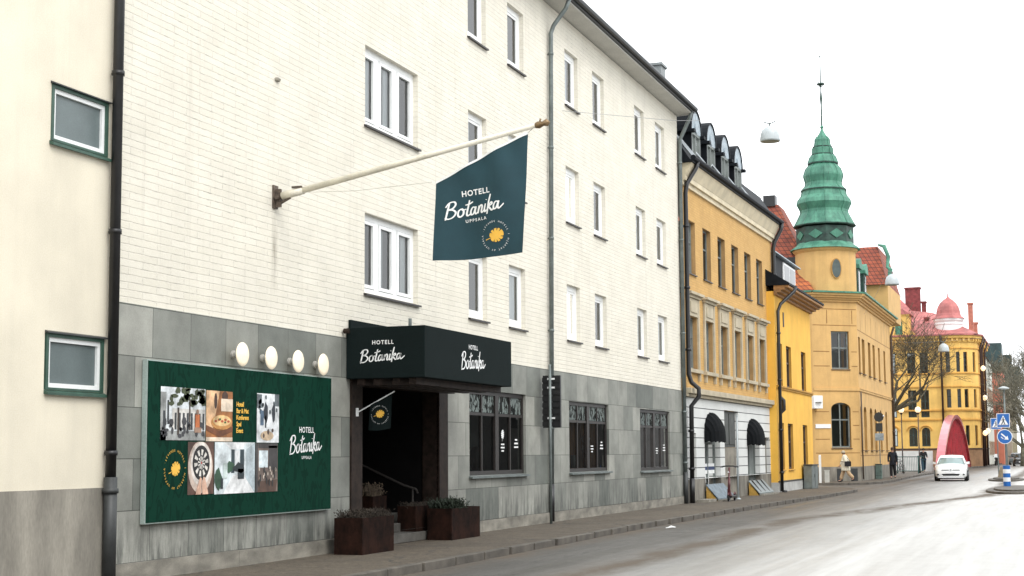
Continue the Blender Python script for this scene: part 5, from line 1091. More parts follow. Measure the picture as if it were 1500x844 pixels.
# unseen mass added across the street to darken the shop window reflections
ol = thing('unseen_reflection_mass', 'unseen dark mass added across the street for the shop windows to mirror', 'building', (30, 50, 0))
b = MB(); b.box((27, -30, 0), (40, 300, 7.5)); b.build('wall', M('reflection_mass_grey', (.05, .05, .048), .85, .3, .5, .2), ol); b = MB(); b.hexa([(26.7, -30, 7.5), (40, -30, 7.5), (40, 300, 7.5), (26.7, 300, 7.5)], [(31, -30, 9.5), (36, -30, 9.5), (36, 300, 9.5), (31, 300, 9.5)]); b.build('roof', m_roofm, ol)

# ================================================================ red arch bridge rib and railing
m_red = M('red_bridge_paint', (.30, .010, .018), .45, .25, 2, .1); m_redl = M('glossy_sky_sheen_red_paint', (.42, .06, .075), .3, .2, 2, .05, coat=.5)  # rib red lightened: sky reflection painted into the colour
ar = thing('arch_bridge', 'red steel bridge arch with close vertical hangers behind the white car', 'bridge', (2.15, 141, .12))
YA2, YB2, ZT = 122.0, 160.0, 4.95
def az(y): t_ = (y-YA2)/(YB2-YA2); return .1+(ZT-.1)*(4*t_*(1-t_))**.8
N_ = 30; b = MB(); xa, xb = 1.95, 2.6
ys = [YA2+(YB2-YA2)*(.5-.5*math.cos(math.pi*i/N_)) for i in range(N_+1)]
for i in range(N_):
    y0, y1 = ys[i], ys[i+1]; b.hexa([(xa, y0, az(y0)-.32), (xb, y0, az(y0)-.32), (xb, y1, az(y1)-.32), (xa, y1, az(y1)-.32)], [(xa, y0, az(y0)), (xb, y0, az(y0)), (xb, y1, az(y1)), (xa, y1, az(y1))])
b.build('arch_rib', m_redl, ar)
for k in range(22):
    y_ = YA2+1.6+k*(YB2-YA2-3.2)/21; b = MB(); b.box((2.16, y_-.09, .2), (2.42, y_+.09, az(y_)-.3)); b.build('hanger', m_red, ar)
b = MB(); b.box((2.0, YA2-1, .1), (2.55, YB2+1, .45)); b.build('tie_beam', m_red, ar)
m_rail = M('green_railing_paint', (.02, .085, .075), .5, .2, 5)
def railing(p, q, label, h=1.2, step=.13, zb=.3):
    t = thing('railing', label, 'railing', (*p, .12), 'river railings'); p = Vector((*p, 0)); q = Vector((*q, 0)); L = (q-p).length; n = int(L/step); b = MB()
    for z in (zb, .12+h): b.tube([(p.x, p.y, z), (q.x, q.y, z)], .03, 5)
    b.build('rail', m_rail, t); b = MB()
    for i in range(n+1): c = p.lerp(q, i/n); b.tube([(c.x, c.y, zb), (c.x, c.y, .12+h)], .016, 4)
    b.build('baluster', m_rail, t); b = MB()
    for i in range(0, n+1, 12): c = p.lerp(q, i/n); b.tube([(c.x, c.y, .1), (c.x, c.y, .2+h)], .045, 6)
    b.build('post', m_rail, t)
railing((-1.5, 113.5), (1.9, 112.4), 'green painted river railing behind the man in dark clothes')
b = MB(); b.box((-3, 124.5, .0), (1.6, 124.9, 1.75)); tag(b.build('parapet_wall', M('white_parapet', (.6, .6, .58), .8, .1, 2), None, org=(-.7, 124.7, 0)), 'low white parapet wall seen over the green railing', 'wall')

# ================================================================ trees
def tree(name, label, loc, h, seed, mat, lean=(0, 0), levels=6, r0=.22, spread=.62, group='bare trees', limb=None, first=.28, twig=.011):
    rd = random.Random(seed); t = thing(name, label, 'tree', (loc[0], loc[1], .05), group); trunk = MB(); crown = MB()
    def grow(p, d, L, r, lv, mb):
        n = 3 if lv > 1 else 2; pts = [p]; q = p; dd = d.copy()
        for i in range(n):
            dd = (dd+Vector((rd.uniform(-1, 1), rd.uniform(-1, 1), rd.uniform(-.6, .8)))*.16).normalized(); q = q+dd*L/n; pts.append(q)
        r1 = max(twig, r*.62); mb.tube([tuple(x) for x in pts], [r+(r1-r)*i/n for i in range(n+1)], 6 if lv > 3 else (4 if lv > 1 else 3), cap=False)
        if lv <= 0: return
        k = 3 if lv > 2 else rd.choice((3, 4))
        for j in range(k):
            a = pts[-1] if j < 2 else pts[-2]; ax = Vector((rd.uniform(-1, 1), rd.uniform(-1, 1), rd.uniform(-.35, .45))).normalized()
            nd = (dd*(1-spread*.55)+ax*spread+Vector((0, 0, .10))).normalized(); grow(a, nd, L*rd.uniform(.62, .86), max(twig, r1*rd.uniform(.6, .85)), lv-1, crown)
    base = Vector((loc[0], loc[1], .05)); top = base+Vector((lean[0], lean[1], h*first))
    trunk.tube([tuple(base), tuple(base.lerp(top, .5)), tuple(top)], [r0*1.3, r0*1.05, r0*.9], 10)
    dirs = limb or [Vector((rd.uniform(-.9, .9), rd.uniform(-.9, .9), 1)).normalized() for _ in range(4)]
    for d in dirs: grow(top, Vector(d).normalized(), h*.21, r0*.6, levels-1, trunk if False else crown)
    trunk.build('trunk', mat, t, smooth=True, recalc=False); crown.build('crown', mat, t, recalc=False); return t
m_bark = M('dark_wet_bark', (.085, .070, .042), .9, .4, 6, .3); m_bark2 = M('hazed_olive_bark', (.15, .14, .10), .9, .4, 3, .2)  # second bark paler: distance haze painted into its colour
tree('bare_tree', 'gnarled bare tree in front of the domed yellow building', (-.9, 112), 12.0, 21, m_bark, lean=(.7, 0), levels=6, r0=.26, limb=[(1.1, .2, .55), (.25, .3, 1), (.8, -.5, .9), (-.8, .3, .9), (.5, .7, .35)], first=.38, twig=.011)
tree('bare_tree', 'tall pale bare tree at the right edge behind the street lamp', (8.4, 188), 17, 5, m_bark2, levels=6, r0=.35, twig=.022)
tree('bare_tree', 'bushy brown bare tree low behind the blue crossing sign', (7.4, 170), 10, 9, m_bark2, levels=6, r0=.25, twig=.02, first=.2)
tree('bare_tree', 'slender bare tree far down the street left of the lamp post', (6.4, 235), 15, 13, m_bark2, levels=6, r0=.3, twig=.02)
tree('bare_tree', 'wide bare tree at the far right edge, nearest of the roadside trees', (9.6, 160), 13, 31, m_bark2, levels=6, r0=.3, twig=.018)
def bush(label, x0, x1, y0, y1, h, n, mat, seed):
    rd = random.Random(seed); b = MB()
    for i in range(n):
        u, v = rd.random(), rd.random(); x = x0+(x1-x0)*u; y = y0+(y1-y0)*v; top = h*(.6+.4*math.sin(5*u+seed)*math.cos(3*v)); z = .05+abs(rd.gauss(0, .5))*top if rd.random() < .3 else rd.uniform(.05, 1)*top
        s_ = rd.uniform(.08, .22); a = Vector((rd.uniform(-1, 1), rd.uniform(-1, 1), rd.uniform(-1, 1))).normalized()*s_; c = a.orthogonal().normalized()*s_*.6; p = Vector((x, y, z)); b.add([tuple(p-a), tuple(p+c), tuple(p+a), tuple(p-c)], [(0, 1, 2, 3)])
    return tag(b.build('hedge', mat, None, org=((x0+x1)/2, (y0+y1)/2, .0), recalc=False), label, 'hedge')
bush('dark wintry hedge beside the street beyond the traffic islands', 7.6, 16, 205, 212, 3.4, 5000, M('dark_hedge', (.035, .035, .02), .9, .4, 3, 0), 3)

# ================================================================ street lamps on wires and posts
m_lampw = M('white_lamp_shade', (.42, .46, .47), .4, .06, 4)
def hang(p, label, wires, s=1.0):
    t = thing('hanging_lamp', label, 'street lamp', p, 'street lamps hung on wires')
    b = MB(); b.lathe(p, [(.34*s, -.34*s), (.35*s, -.28*s), (.32*s, -.08*s), (.27*s, .06*s), (.14*s, .16*s), (.07*s, .2*s)], 24); b.build('lamp_shade', m_lampw, t, smooth=True)
    b = MB(); b.lathe(p, [(.32*s, -.342*s), (.30*s, -.345*s)], 20); b.build('lamp_glass', M('grey_diffuser', (.12, .15, .14), .4, .1, 4), t)
    b = MB(); x, y, z = p; b.tube([(x, y, z+.18*s), (x, y, z+.32*s)], .03*s, 6); b.tube([(x-.2*s, y, z+.36*s), (x, y, z+.28*s), (x+.2*s, y, z+.36*s)], .018, 5); b.build('suspension', m_zinc, t)
    b = MB(); 
    for a, c in wires: b.tube([a, tuple((Vector(a)+Vector(c))/2-Vector((0, 0, .12))), c], .007, 4)
    b.build('wire', M('thin_wire', (.3, .3, .3), .6, .1, 4), t)
hang((3.32, 45, 11.42), 'large white lamp hanging on a wire in the sky beside the green spire', [((.0, 34.74, 10.15), (3.12, 45, 11.78)), ((3.52, 45, 11.78), (19, 52, 13.8))], .88)
hang((3.82, 75, 10.15), 'white lamp hanging on a wire over the corner building end block', [((.9, 88, 9.6), (3.62, 75, 10.5)), ((4.02, 75, 10.5), (20, 78, 12.5))])
hang((4.42, 100, 8.4), 'smallest white lamp hanging on a wire before the domed building', [((.9, 100.5, 8.9), (4.22, 100, 8.75)), ((4.62, 100, 8.75), (20, 102, 10))])
t = thing('street_lamp', 'grey lamp post with a flat white disc head above the blue signs', 'street lamp', (7.68, 110, 0)); b = MB(); b.tube([(7.68, 110, 0), (7.68, 110, 6.0)], [.09, .05], 10); b.build('lamp_post', m_zinc, t, smooth=True)
b = MB(); b.lathe((7.66, 110, 6.05), [(.1, -.1), (.36, -.06), (.38, 0), (.2, .08), (.05, .12)], 20); b.build('lamp_head', m_lampw, t, smooth=True)
for (x, lb, st) in ((.2, 'black park lamp with a lit round globe, beside the bare tree trunk', 115), (1.36, 'black park lamp with a lit round globe, above the green railing', 115.5)):
    t = thing('park_lamp', lb, 'street lamp', (x, st, .1)); b = MB(); b.tube([(x, st, .1), (x, st, .8), (x, st, 4.55)], [.08, .05, .035], 8); b.build('lamp_post', m_pipe_b, t, smooth=True)
    b = MB(); b.lathe((x, st, 4.8), [(.08, -.24), (.19, -.12), (.22, .02), (.15, .16), (.03, .22)], 14); b.build('lamp_globe', m_glow, t, smooth=True); b = MB(); b.lathe((x, st, 4.52), [(.04, -.1), (.12, .04), (.1, .07)], 10); b.build('globe_holder', m_pipe_b, t)

# ================================================================ traffic islands, bollard, signs
for (cx_, cy_, rx, ry, nm) in ((9.35, 67.5, 1.15, 5.2, 'traffic_island'), (8.2, 92.5, 1.0, 4.5, 'traffic_island_beyond')):
    b = MB(); b.slab([(cx_+rx*math.cos(2*math.pi*i/28), cy_+ry*math.sin(2*math.pi*i/28)) for i in range(28)], -.01, .09); b.slab([(cx_+rx*.72*math.cos(2*math.pi*i/28), cy_+ry*.8*math.sin(2*math.pi*i/28)) for i in range(28)], .09, .16); structure(b.build(nm, m_kerb, bevel=.015))
m_blue = flat('sign_blue', (.012, .12, .42), .4); m_swhite = flat('sign_white', (.8, .82, .84), .4); m_sblk = flat('sign_black', (.015, .015, .02), .5)
def crossing(t, x, y, z, s, nm='crossing_sign'):
    F = Frame(x, y, 90); b = MB(F); b.box((-.33*s, 0, -.37*s+z), (.33*s, .02, .37*s+z)); o = b.build(nm, m_swhite, t)
    b = MB(F); b.box((-.30*s, .021, -.34*s+z), (.30*s, .026, .34*s+z)); b.build('blue_field', m_blue, o)
    b = MB(F); b.prism([(-.25*s, -.24*s+z), (.25*s, -.24*s+z), (0, .27*s+z)], .027, .031); b.build('white_triangle', m_swhite, o)
    b = MB(F); P = lambda pts: b.prism([(u*s, v*s+z) for u, v in pts], .032, .035)
    P([(.035*math.cos(i), .13+.035*math.sin(i)) for i in [k*.7 for k in range(9)]]); P([(-.04, .08), (.03, .09), (.04, -.05), (-.03, -.05)]); P([(-.03, -.04), (.01, -.04), (-.06, -.21), (-.11, -.21)]); P([(.0, -.04), (.04, -.04), (.10, -.21), (.05, -.21)]); P([(-.04, .07), (-.02, .09), (-.10, -.01), (-.12, .01)]); P([(.02, .08), (.03, .05), (.11, .0), (.12, .02)])
    for k in range(5): P([(-.2+.09*k, -.225), (-.15+.09*k, -.225), (-.155+.09*k, -.205), (-.195+.09*k, -.205)])
    b.build('walking_figure', m_sblk, o)
t = thing('sign_post', 'grey sign post on the traffic island carrying blue crossing and arrow signs', 'sign post', (8.95, 70.6, .1))
b = MB(); b.tube([(8.95, 70.65, .1), (8.95, 70.65, 3.55)], .035, 8); b.build('pole', m_zinc, t)
crossing(t, 8.89, 70.58, 3.05, .85)
F = Frame(8.93, 70.58, 90); n = 28; b = MB(F); b.prism([(.33*math.cos(2*math.pi*i/n), 2.33+.33*math.sin(2*math.pi*i/n)) for i in range(n)], 0, .02); o = b.build('arrow_sign', m_swhite, t)
b = MB(F); b.prism([(.30*math.cos(2*math.pi*i/n), 2.33+.30*math.sin(2*math.pi*i/n)) for i in range(n)], .021, .026); b.build('blue_field', m_blue, o)
b = MB(F); rt = lambda u, v: ((u*math.cos(R(-42))-v*math.sin(R(-42))), 2.33+(u*math.sin(R(-42))+v*math.cos(R(-42)))); b.prism([rt(*p) for p in ((-.2, -.03), (.06, -.03), (.06, -.11), (.21, 0), (.06, .11), (.06, .03), (-.2, .03))], .027, .031); b.prism([rt(*p) for p in ((-.12, -.13), (.02, -.13), (.02, -.10), (-.12, -.10))], .027, .031); b.build('white_arrow', m_swhite, o)
t = thing('bollard', 'blue and white striped bollard on the nearer traffic island', 'bollard', (9.0, 69.9, .16)); b = MB()
zs = [.16, .36, .54, .72, .90, 1.06]; 
for i in range(5): b.lathe((8.98, 69.7, 0), [(.155, zs[i]+.001), (.155, zs[i+1]-.001)], 16, mi=i % 2)
b.build('bollard_post', [m_blue, m_swhite], t, smooth=False)
t = thing('sign_post', 'second blue crossing sign on the farther traffic island, partly behind the first', 'sign post', (7.8, 93.5, .1)); b = MB(); b.tube([(7.75, 93.5, .1), (7.75, 93.5, 3.6)], .035, 8); b.build('pole', m_zinc, t); crossing(t, 7.7, 93.43, 3.3, .9)
t = thing('bollard', 'dull tan bollard on the farther traffic island', 'bollard', (7.9, 93.2, .16)); b = MB(); b.hexa([(7.7, 93, .16), (8.1, 93, .16), (8.1, 93.3, .16), (7.7, 93.3, .16)], [(7.85, 93.05, .75), (8.05, 93.05, .75), (8.05, 93.2, .75), (7.85, 93.2, .75)]); b.build('bollard_post', M('dull_tan', (.25, .20, .13), .7, .2, 4), t)
t = thing('sign_post', 'sign post with a dark round sign back, in front of the ochre corner building', 'sign post', (1.22, 91, .12)); b = MB(); b.tube([(1.22, 91, .115), (1.22, 91, 4.05)], .03, 8); b.build('pole', m_zinc, t)
F = Frame(1.22, 90.95, 90); b = MB(F); b.prism([(.28*math.cos(2*math.pi*i/20), 3.74+.28*math.sin(2*math.pi*i/20)) for i in range(20)], 0, .02); b.build('round_sign', m_dkgrey, t); b = MB(F); b.box((-.2, 0, 2.88), (.2, .02, 3.38)); b.build('square_sign', m_dkgrey, t); b = MB(F); b.box((-.25, 0, 2.36), (.25, .02, 2.78)); b.build('information_plate', m_lun, t)
b = MB(); b.tube([(1.45, 90.98, 3.8), (1.52, 90.98, 3.8)], .06, 8); b.build('reflector', m_swhite, t)
t = thing('control_cabinet', 'narrow green grey control cabinet at the foot of the round sign post', 'cabinet', (1.15, 90.7, .12)); b = MB(); b.box((.98, 90.5, .115), (1.34, 90.85, .95)); b.build('cabinet_box', M('green_grey_paint', (.10, .15, .13), .6, .2, 4), t, bevel=.015); b = MB(); b.box((.96, 90.48, .95), (1.36, 90.87, .99)); b.build('cabinet_lid', m_dkgrey, t); b = MB(); b.box((1.0, 90.493, .3), (1.32, 90.5, .32)); b.box((1.28, 90.49, .5), (1.3, 90.5, .6)); b.build('door_seam', m_dkgrey, t)
b = MB(); b.box((-.62, 79.3, .115), (-.5, 79.36, 1.5)); b.hexa([(-.62, 79.3, 1.5), (-.5, 79.3, 1.5), (-.5, 79.36, 1.5), (-.62, 79.36, 1.5)], [(-.6, 79.31, 1.56), (-.52, 79.31, 1.56), (-.52, 79.35, 1.56), (-.6, 79.35, 1.56)]); tag(b.build('marker_post', m_white, None, org=(-.56, 79.33, .12)), 'slim white marker post on the kerb left of the walking woman', 'post')
b = MB(); b.box((-.42, 79.9, .115), (-.2, 80.1, .72)); b.box((-.44, 79.88, .72), (-.18, 80.12, .76)); tag(b.build('junction_box', M('pale_plastic', (.5, .5, .46), .6, .1, 4), None, org=(-.3, 80, .12), bevel=.01), 'short pale utility box beside the slim white marker post', 'box')
b = MB(); b.tube([(.85, 51.2, .115), (.85, 51.2, 2.95)], .032, 8); b.lathe((.85, 51.2, .115), [(.09, 0), (.09, .02), (.045, .05)], 12); b.lathe((.85, 51.2, 2.95), [(.04, 0), (.03, .04), (.005, .05)], 8); tag(b.build('slim_pole', m_lampw, None, org=(.85, 51.2, .12), smooth=True), 'slim pale grey pole standing behind the parked electric scooter', 'pole')
for va, vb in ((1.3, 1.65), (2.2, 2.6)): b = MB(T); b.box((va, .05, .1), (vb, .07, .8)); b.build('plinth_vent', m_dkgrey, tb)

# ================================================================ electric scooter and bicycle
def wheel(b, c, r, ax='x', th=.03, mi=0, n=18):
    F = b.F
    if ax == 'x': b.F = lambda x, y, z: Vector((c[0]+z, c[1]+x, c[2]+y))
    b.lathe((0, 0, 0), [(r*.72, -th*.6), (r, -th), (r, th), (r*.72, th*.6)], n, mi); b.F = F
m_scr = M('maroon_scooter_paint', (.09, .02, .022), .4, .2, 5)
t = thing('electric_scooter', 'parked dark red electric scooter on the pavement in front of the ochre building', 'scooter', (.95, 49.3, .12))
sx, sy, sz = .98, 49.0, .115
b = MB(); b.tube([(sx, sy, sz+.14), (sx-.0, sy+.16, sz+1.1)], .032, 8); b.tube([(sx, sy+.05, sz+.35), (sx, sy+.11, sz+.75)], .045, 8); b.build('steering_column', m_scr, t, smooth=True)
b = MB(); b.tube([(sx-.30, sy+.20, sz+1.12), (sx-.12, sy+.17, sz+1.15), (sx+.12, sy+.17, sz+1.15), (sx+.30, sy+.20, sz+1.12)], .022, 8); b.tube([(sx-.26, sy+.19, sz+1.13), (sx-.2, sy+.08, sz+1.1)], .01, 5); b.tube([(sx+.26, sy+.19, sz+1.13), (sx+.2, sy+.08, sz+1.1)], .01, 5); b.build('handlebar', m_black, t)
b = MB(); b.box((sx-.09, sy+.1, sz+.11), (sx+.09, sy+.95, sz+.19)); b.build('deck', m_black, t, bevel=.02); b = MB(); b.hexa([(sx-.05, sy, sz+.2), (sx+.05, sy, sz+.2), (sx+.06, sy+.2, sz+.12), (sx-.06, sy+.2, sz+.12)], [(sx-.05, sy+.02, sz+.4), (sx+.05, sy+.02, sz+.4), (sx+.06, sy+.22, sz+.2), (sx-.06, sy+.22, sz+.2)]); b.build('neck', m_scr, t)
for yy in (sy, sy+1.0):
    b = MB(); wheel(b, (sx, yy, sz+.12), .12); b.build('wheel', m_black, t); b = MB(); pts = [(sx, yy+.145*math.cos(R(a)), sz+.12+.145*math.sin(R(a))) for a in range(20, 170, 25)]; b.tube(pts, .03, 5); b.build('mudguard', m_scr, t)
b = MB(); b.lathe((sx, sy+.0, sz+.95), [(.001, -.03), (.035, 0), (.001, .03)], 8); b.build('headlight', m_swhite, t)
def bicycle(loc, rz, label):
    t = thing('bicycle', label, 'bicycle', loc); t.rotation_euler = (0, 0, rz); ORIG[t.name] = Vector((0, 0, 0)); L = []
    for y in (-.52, .52):
        b = MB(); b.tube([(0, y+.34*math.cos(2*math.pi*i/20), .34+.34*math.sin(2*math.pi*i/20)) for i in range(21)], .018, 5, cap=False); w_ = b.build('wheel', m_black, t); b = MB()
        for i in range(8): b.tube([(0, y, .34), (0, y+.33*math.cos(math.pi*i/4), .34+.33*math.sin(math.pi*i/4))], .003, 3)
        b.build('spoke', m_zinc, w_)
    b = MB(); BB, ST, HT, RX, FX = (0, -.05, .3), (0, -.2, .82), (0, .36, .88), (0, -.52, .34), (0, .52, .34)
    for p, q in ((BB, ST), (ST, HT), (BB, HT), (RX, BB), (RX, ST), (FX, HT)): b.tube([p, q], .018, 6)
    b.build('bicycle_frame', m_black, t); b = MB(); b.hexa([(-.07, -.34, .88), (.07, -.34, .88), (.02, -.08, .88), (-.02, -.08, .88)], [(-.08, -.34, .94), (.08, -.34, .94), (.025, -.08, .93), (-.025, -.08, .93)]); b.build('saddle', m_black, t)
    b = MB(); b.tube([(0, .36, .88), (0, .34, 1.0)], .016, 6); b.tube([(-.28, .22, 1.0), (-.15, .34, 1.02), (.15, .34, 1.02), (.28, .22, 1.0)], .014, 6); b.build('handlebar', m_dkgrey, t); b = MB(); b.tube([(-.1, -.05, .2), (.1, -.05, .4)], .012, 5); b.tube([(-.16, -.05, .2), (-.08, -.05, .2)], .02, 5); b.tube([(.16, -.05, .4), (.08, -.05, .4)], .02, 5); b.build('pedal', m_dkgrey, t)
    return t
bicycle((.35, 110.5, .118), R(35), 'dark bicycle leaning by the green railing behind the man')

# ================================================================ people
def skin(name, joints, edges, mat, parent, sub=2):
    me = bpy.data.meshes.new(name); me.from_pydata([j[0] for j in joints], edges, []); o = bpy.data.objects.new('tmp_'+name, me); C.objects.link(o)
    o.modifiers.new('s', 'SKIN'); 
    for i, j in enumerate(joints):
        sv = me.skin_vertices[0].data[i]; r_ = j[1]; sv.radius = (r_, r_) if not isinstance(r_, tuple) else r_; sv.use_root = (i == 0)
    s2 = o.modifiers.new('u', 'SUBSURF'); s2.levels = sub; s2.render_levels = sub
    dg = bpy.context.evaluated_depsgraph_get(); dg.update(); m2 = bpy.data.meshes.new_from_object(o.evaluated_get(dg)); bpy.data.objects.remove(o)
    m2.materials.clear(); m2.materials.append(mat); m2.polygons.foreach_set('use_smooth', [True]*len(m2.polygons)); m2.name = name
    q = bpy.data.objects.new(name, m2); C.objects.link(q); q.parent = parent; ORIG[q.name] = Vector((0, 0, 0)); return q
m_skin = M('skin', (.45, .26, .19), .6, .06, 8, 0)
def person(label, loc, heading, H=1.75, step=.5, arms=(.25, -.25), bend=.0, elbow=.35, top=None, legs=None, shoe=None, hair=None, hat=None, bag=None, coat_len=.0, bulk=1.0, woman=False):
    """local frame: faces +y. step = half stride in radians at the hip"""
    s = H/1.75; t = thing('person', label, 'person', loc); t.rotation_euler = (0, 0, heading); ORIG[t.name] = Vector((0, 0, 0))
    V = lambda x, y, z: Vector((x*s, y*s, z*s)); J = []; E = []
    def leg(sd, a, knee):
        hip = V(.09*sd, 0, .90); kn = hip+V(0, .43*math.sin(a), -.43*math.cos(a)); b_ = a-knee; an = kn+V(0, .41*math.sin(b_), -.41*math.cos(b_)); return hip, kn, an
    l1, l2 = leg(1, step, .12), leg(-1, -step*.9, .35)
    low = min(l1[2].z, l2[2].z); dz = Vector((0, 0, .085*s-low)); l1 = [p+dz for p in l1]; l2 = [p+dz for p in l2]
    pel = V(0, 0, .95)+dz; ch = V(0, .02+bend*.3, 1.28)+dz; nk = V(0, .03+bend*.5, 1.46)+dz; hd = V(0, .05+bend*.6, 1.55)+dz; tp = hd+V(0, .02, .12)
    sw_ = .18*(.9 if woman else 1)
    def arm(sd, a):
        sh = V(sw_*sd, .02+bend*.4, 1.41)+dz; el = sh+V(.05*sd, .28*math.sin(a), -.28*math.cos(a)); b_ = a+elbow; wr = el+V(.0, .25*math.sin(b_), -.25*math.cos(b_)); hn = wr+V(0, .07*math.sin(b_), -.07*math.cos(b_)); return sh, el, wr, hn
    a1, a2 = arm(1, arms[0]), arm(-1, arms[1])
    joints = [(pel, .13*s), (V(0, .01, 1.12)+dz, .11*s), (ch, .135*s), (nk, .055*s), (hd, (.075*s, .085*s)), (tp, (.07*s, .08*s))]; ed = [(0, 1), (1, 2), (2, 3), (3, 4), (4, 5)]
    for L in (l1, l2):
        k = len(joints); foot = L[2]+V(0, .14, -.045); joints += [(L[0], .085*s), (L[1], .055*s), (L[2], .038*s), (foot, .035*s)]; ed += [(0, k), (k, k+1), (k+1, k+2), (k+2, k+3)]
    for A, sd in ((a1, 1), (a2, -1)):
        k = len(joints); joints += [(A[0], .05*s), (A[1], .036*s), (A[2], .025*s), (A[3], .03*s)]; ed += [(2, k), (k, k+1), (k+1, k+2), (k+2, k+3)]
        dn = (A[3]-A[2]).normalized()
        for q in range(5):
            off = V((q-1.5)*.004, (q-1.5)*.018, 0) if q < 4 else V(-.02*sd, .035, .02); f1 = A[3]+off*1.1+dn*.035*s; f2 = f1+dn*(.04-.004*abs(q-1.5))*s+V(-.012*sd, 0, 0); m_ = len(joints); joints += [(f1, .009*s), (f2, .007*s)]; ed += [(k+3, m_), (m_, m_+1)]
    skin('body', joints, ed, m_skin, t)
    # clothes follow the same joints, a little larger
    jj = [(pel+Vector((0, 0, -.02)), .145*s*bulk), (V(0, .01, 1.12)+dz, .13*s*bulk), (ch, .155*s*bulk), (nk+V(0, 0, -.02), .075*s)]; ee = [(0, 1), (1, 2), (2, 3)]
    if coat_len: jj.append((pel+V(0, -.01, -coat_len), .155*s*bulk)); ee.append((0, 4))
    for A in (a1, a2): k = len(jj); jj += [(A[0], .068*s*bulk), (A[1], .052*s*bulk), (A[2]+(A[1]-A[2])*.05, .042*s*bulk)]; ee += [(2, k), (k, k+1), (k+1, k+2)]
    skin('coat', jj, ee, top, t)
    jj = [(pel+V(0, 0, -.02), .135*s)]; ee = []
    for L in (l1, l2): k = len(jj); jj += [(L[0], .12*s), (L[1], .09*s*(1.2 if woman else 1)), (L[2]+V(0, 0, .03), .075*s*(1.45 if woman else 1))]; ee += [(0, k), (k, k+1), (k+1, k+2)]
    skin('trousers', jj, ee, legs, t)
    for L in (l1, l2): skin('shoe', [(L[2]+V(0, -.05, -.04), .045*s), (L[2]+V(0, .05, -.05), .045*s), (L[2]+V(0, .16, -.06), .035*s)], [(0, 1), (1, 2)], shoe, t, 1)
    c = hd+V(0, .02, .05)
    b = MB(); b.tube([tuple(c+V(0, .085, .01)), tuple(c+V(0, .112, -.02)), tuple(c+V(0, .09, -.03))], [.008, .014, .01], 6); b.build('nose', m_skin, t, smooth=True)
    for sd in (-1, 1):
        b = MB(); b.lathe(tuple(c+V(.03*sd, .09, .02)), [(.001, -.007), (.009, 0), (.001, .007)], 6); b.build('eye', m_sblk, t)
        b = MB(); b.lathe(tuple(c+V(.08*sd, .0, .0)), [(.001, -.03), (.014, 0), (.001, .03)], 6); b.build('ear', m_skin, t)
    b = MB(); b.tube([tuple(c+V(-.022, .09, -.055)), tuple(c+V(.022, .09, -.055))], .006, 5); b.build('mouth', M('lips', (.3, .1, .09), .5, .05, 5, 0), t)
    if hair: b = MB(); b.lathe(tuple(c+V(0, -.015, .03)), [(.03*s, -.10*s), (.088*s, -.05*s), (.095*s, .02*s), (.08*s, .07*s), (.04*s, .1*s), (.005, .105*s)], 14); b.build('hair', hair, t, smooth=True)
    if hat: b = MB(); b.lathe(tuple(c+V(0, .0, .05)), [(.10*s, -.03*s), (.115*s, -.01*s), (.1*s, .05*s), (.06*s, .1*s), (.005, .115*s)], 14); b.tube([tuple(c+V(-.07, .08, .03)), tuple(c+V(0, .15, .02)), tuple(c+V(.07, .08, .03))], .012, 5); b.build('cap', hat, t, smooth=True)
    if bag:
        p = a2[1]+V(-.09, -.1, -.12); b = MB(); b.box((p.x-.05, p.y-.17, p.z-.13), (p.x+.05, p.y+.17, p.z+.13)); g_ = tag(b.build('shoulder_bag', bag, None, bevel=.03, org=(0, 0, 0)), None, None); g_.parent = t
        b = MB(); b.tube([tuple(p+V(.03, -.14, .12)), tuple(a2[0]+V(0, -.03, .06)), tuple(p+V(.03, .14, .12))], .012, 5); g2 = b.build('bag_strap', bag, None, org=(0, 0, 0)); g2.parent = t
    return t
m_cream2 = M('cream_coat_wool', (.68, .63, .50), .9, .06, 6, .2); m_beige = M('beige_trousers', (.46, .32, .19), .9, .1, 6, .2); m_navy = M('dark_navy_coat', (.010, .012, .020), .9, .2, 6, .2); m_blk2 = M('black_cloth', (.010, .010, .012), .9, .2, 6, .2); m_jean = M('dark_blue_denim', (.02, .045, .08), .9, .2, 6, .2)
m_hair = M('brown_hair', (.06, .035, .02), .8, .3, 20, .2)
person('person in cream coat, beige trousers and pale cap striding past the ochre corner building', (.45, 81.6, .118), R(98), 1.68, .40, (.35, -.25), .06, .3, m_cream2, m_beige, m_blk2, m_hair, M('pale_cap', (.42, .36, .26), .9, .1, 8), m_blk2, .34, 1.8, True)
person('person in long black coat and black trousers walking towards the viewer on the pavement', (1.83, 92.0, .118), R(180), 1.84, .12, (.1, -.08), .0, .12, m_navy, m_blk2, m_blk2, m_hair, None, None, .12, 1.18)
person('person in dark jacket and blue jeans walking by the green railing beside the car', (1.42, 118.2, .118), R(190), 1.86, .3, (.35, .3), .0, .9, m_blk2, m_jean, m_fro, m_blk2, None, None, .05, 1.15)

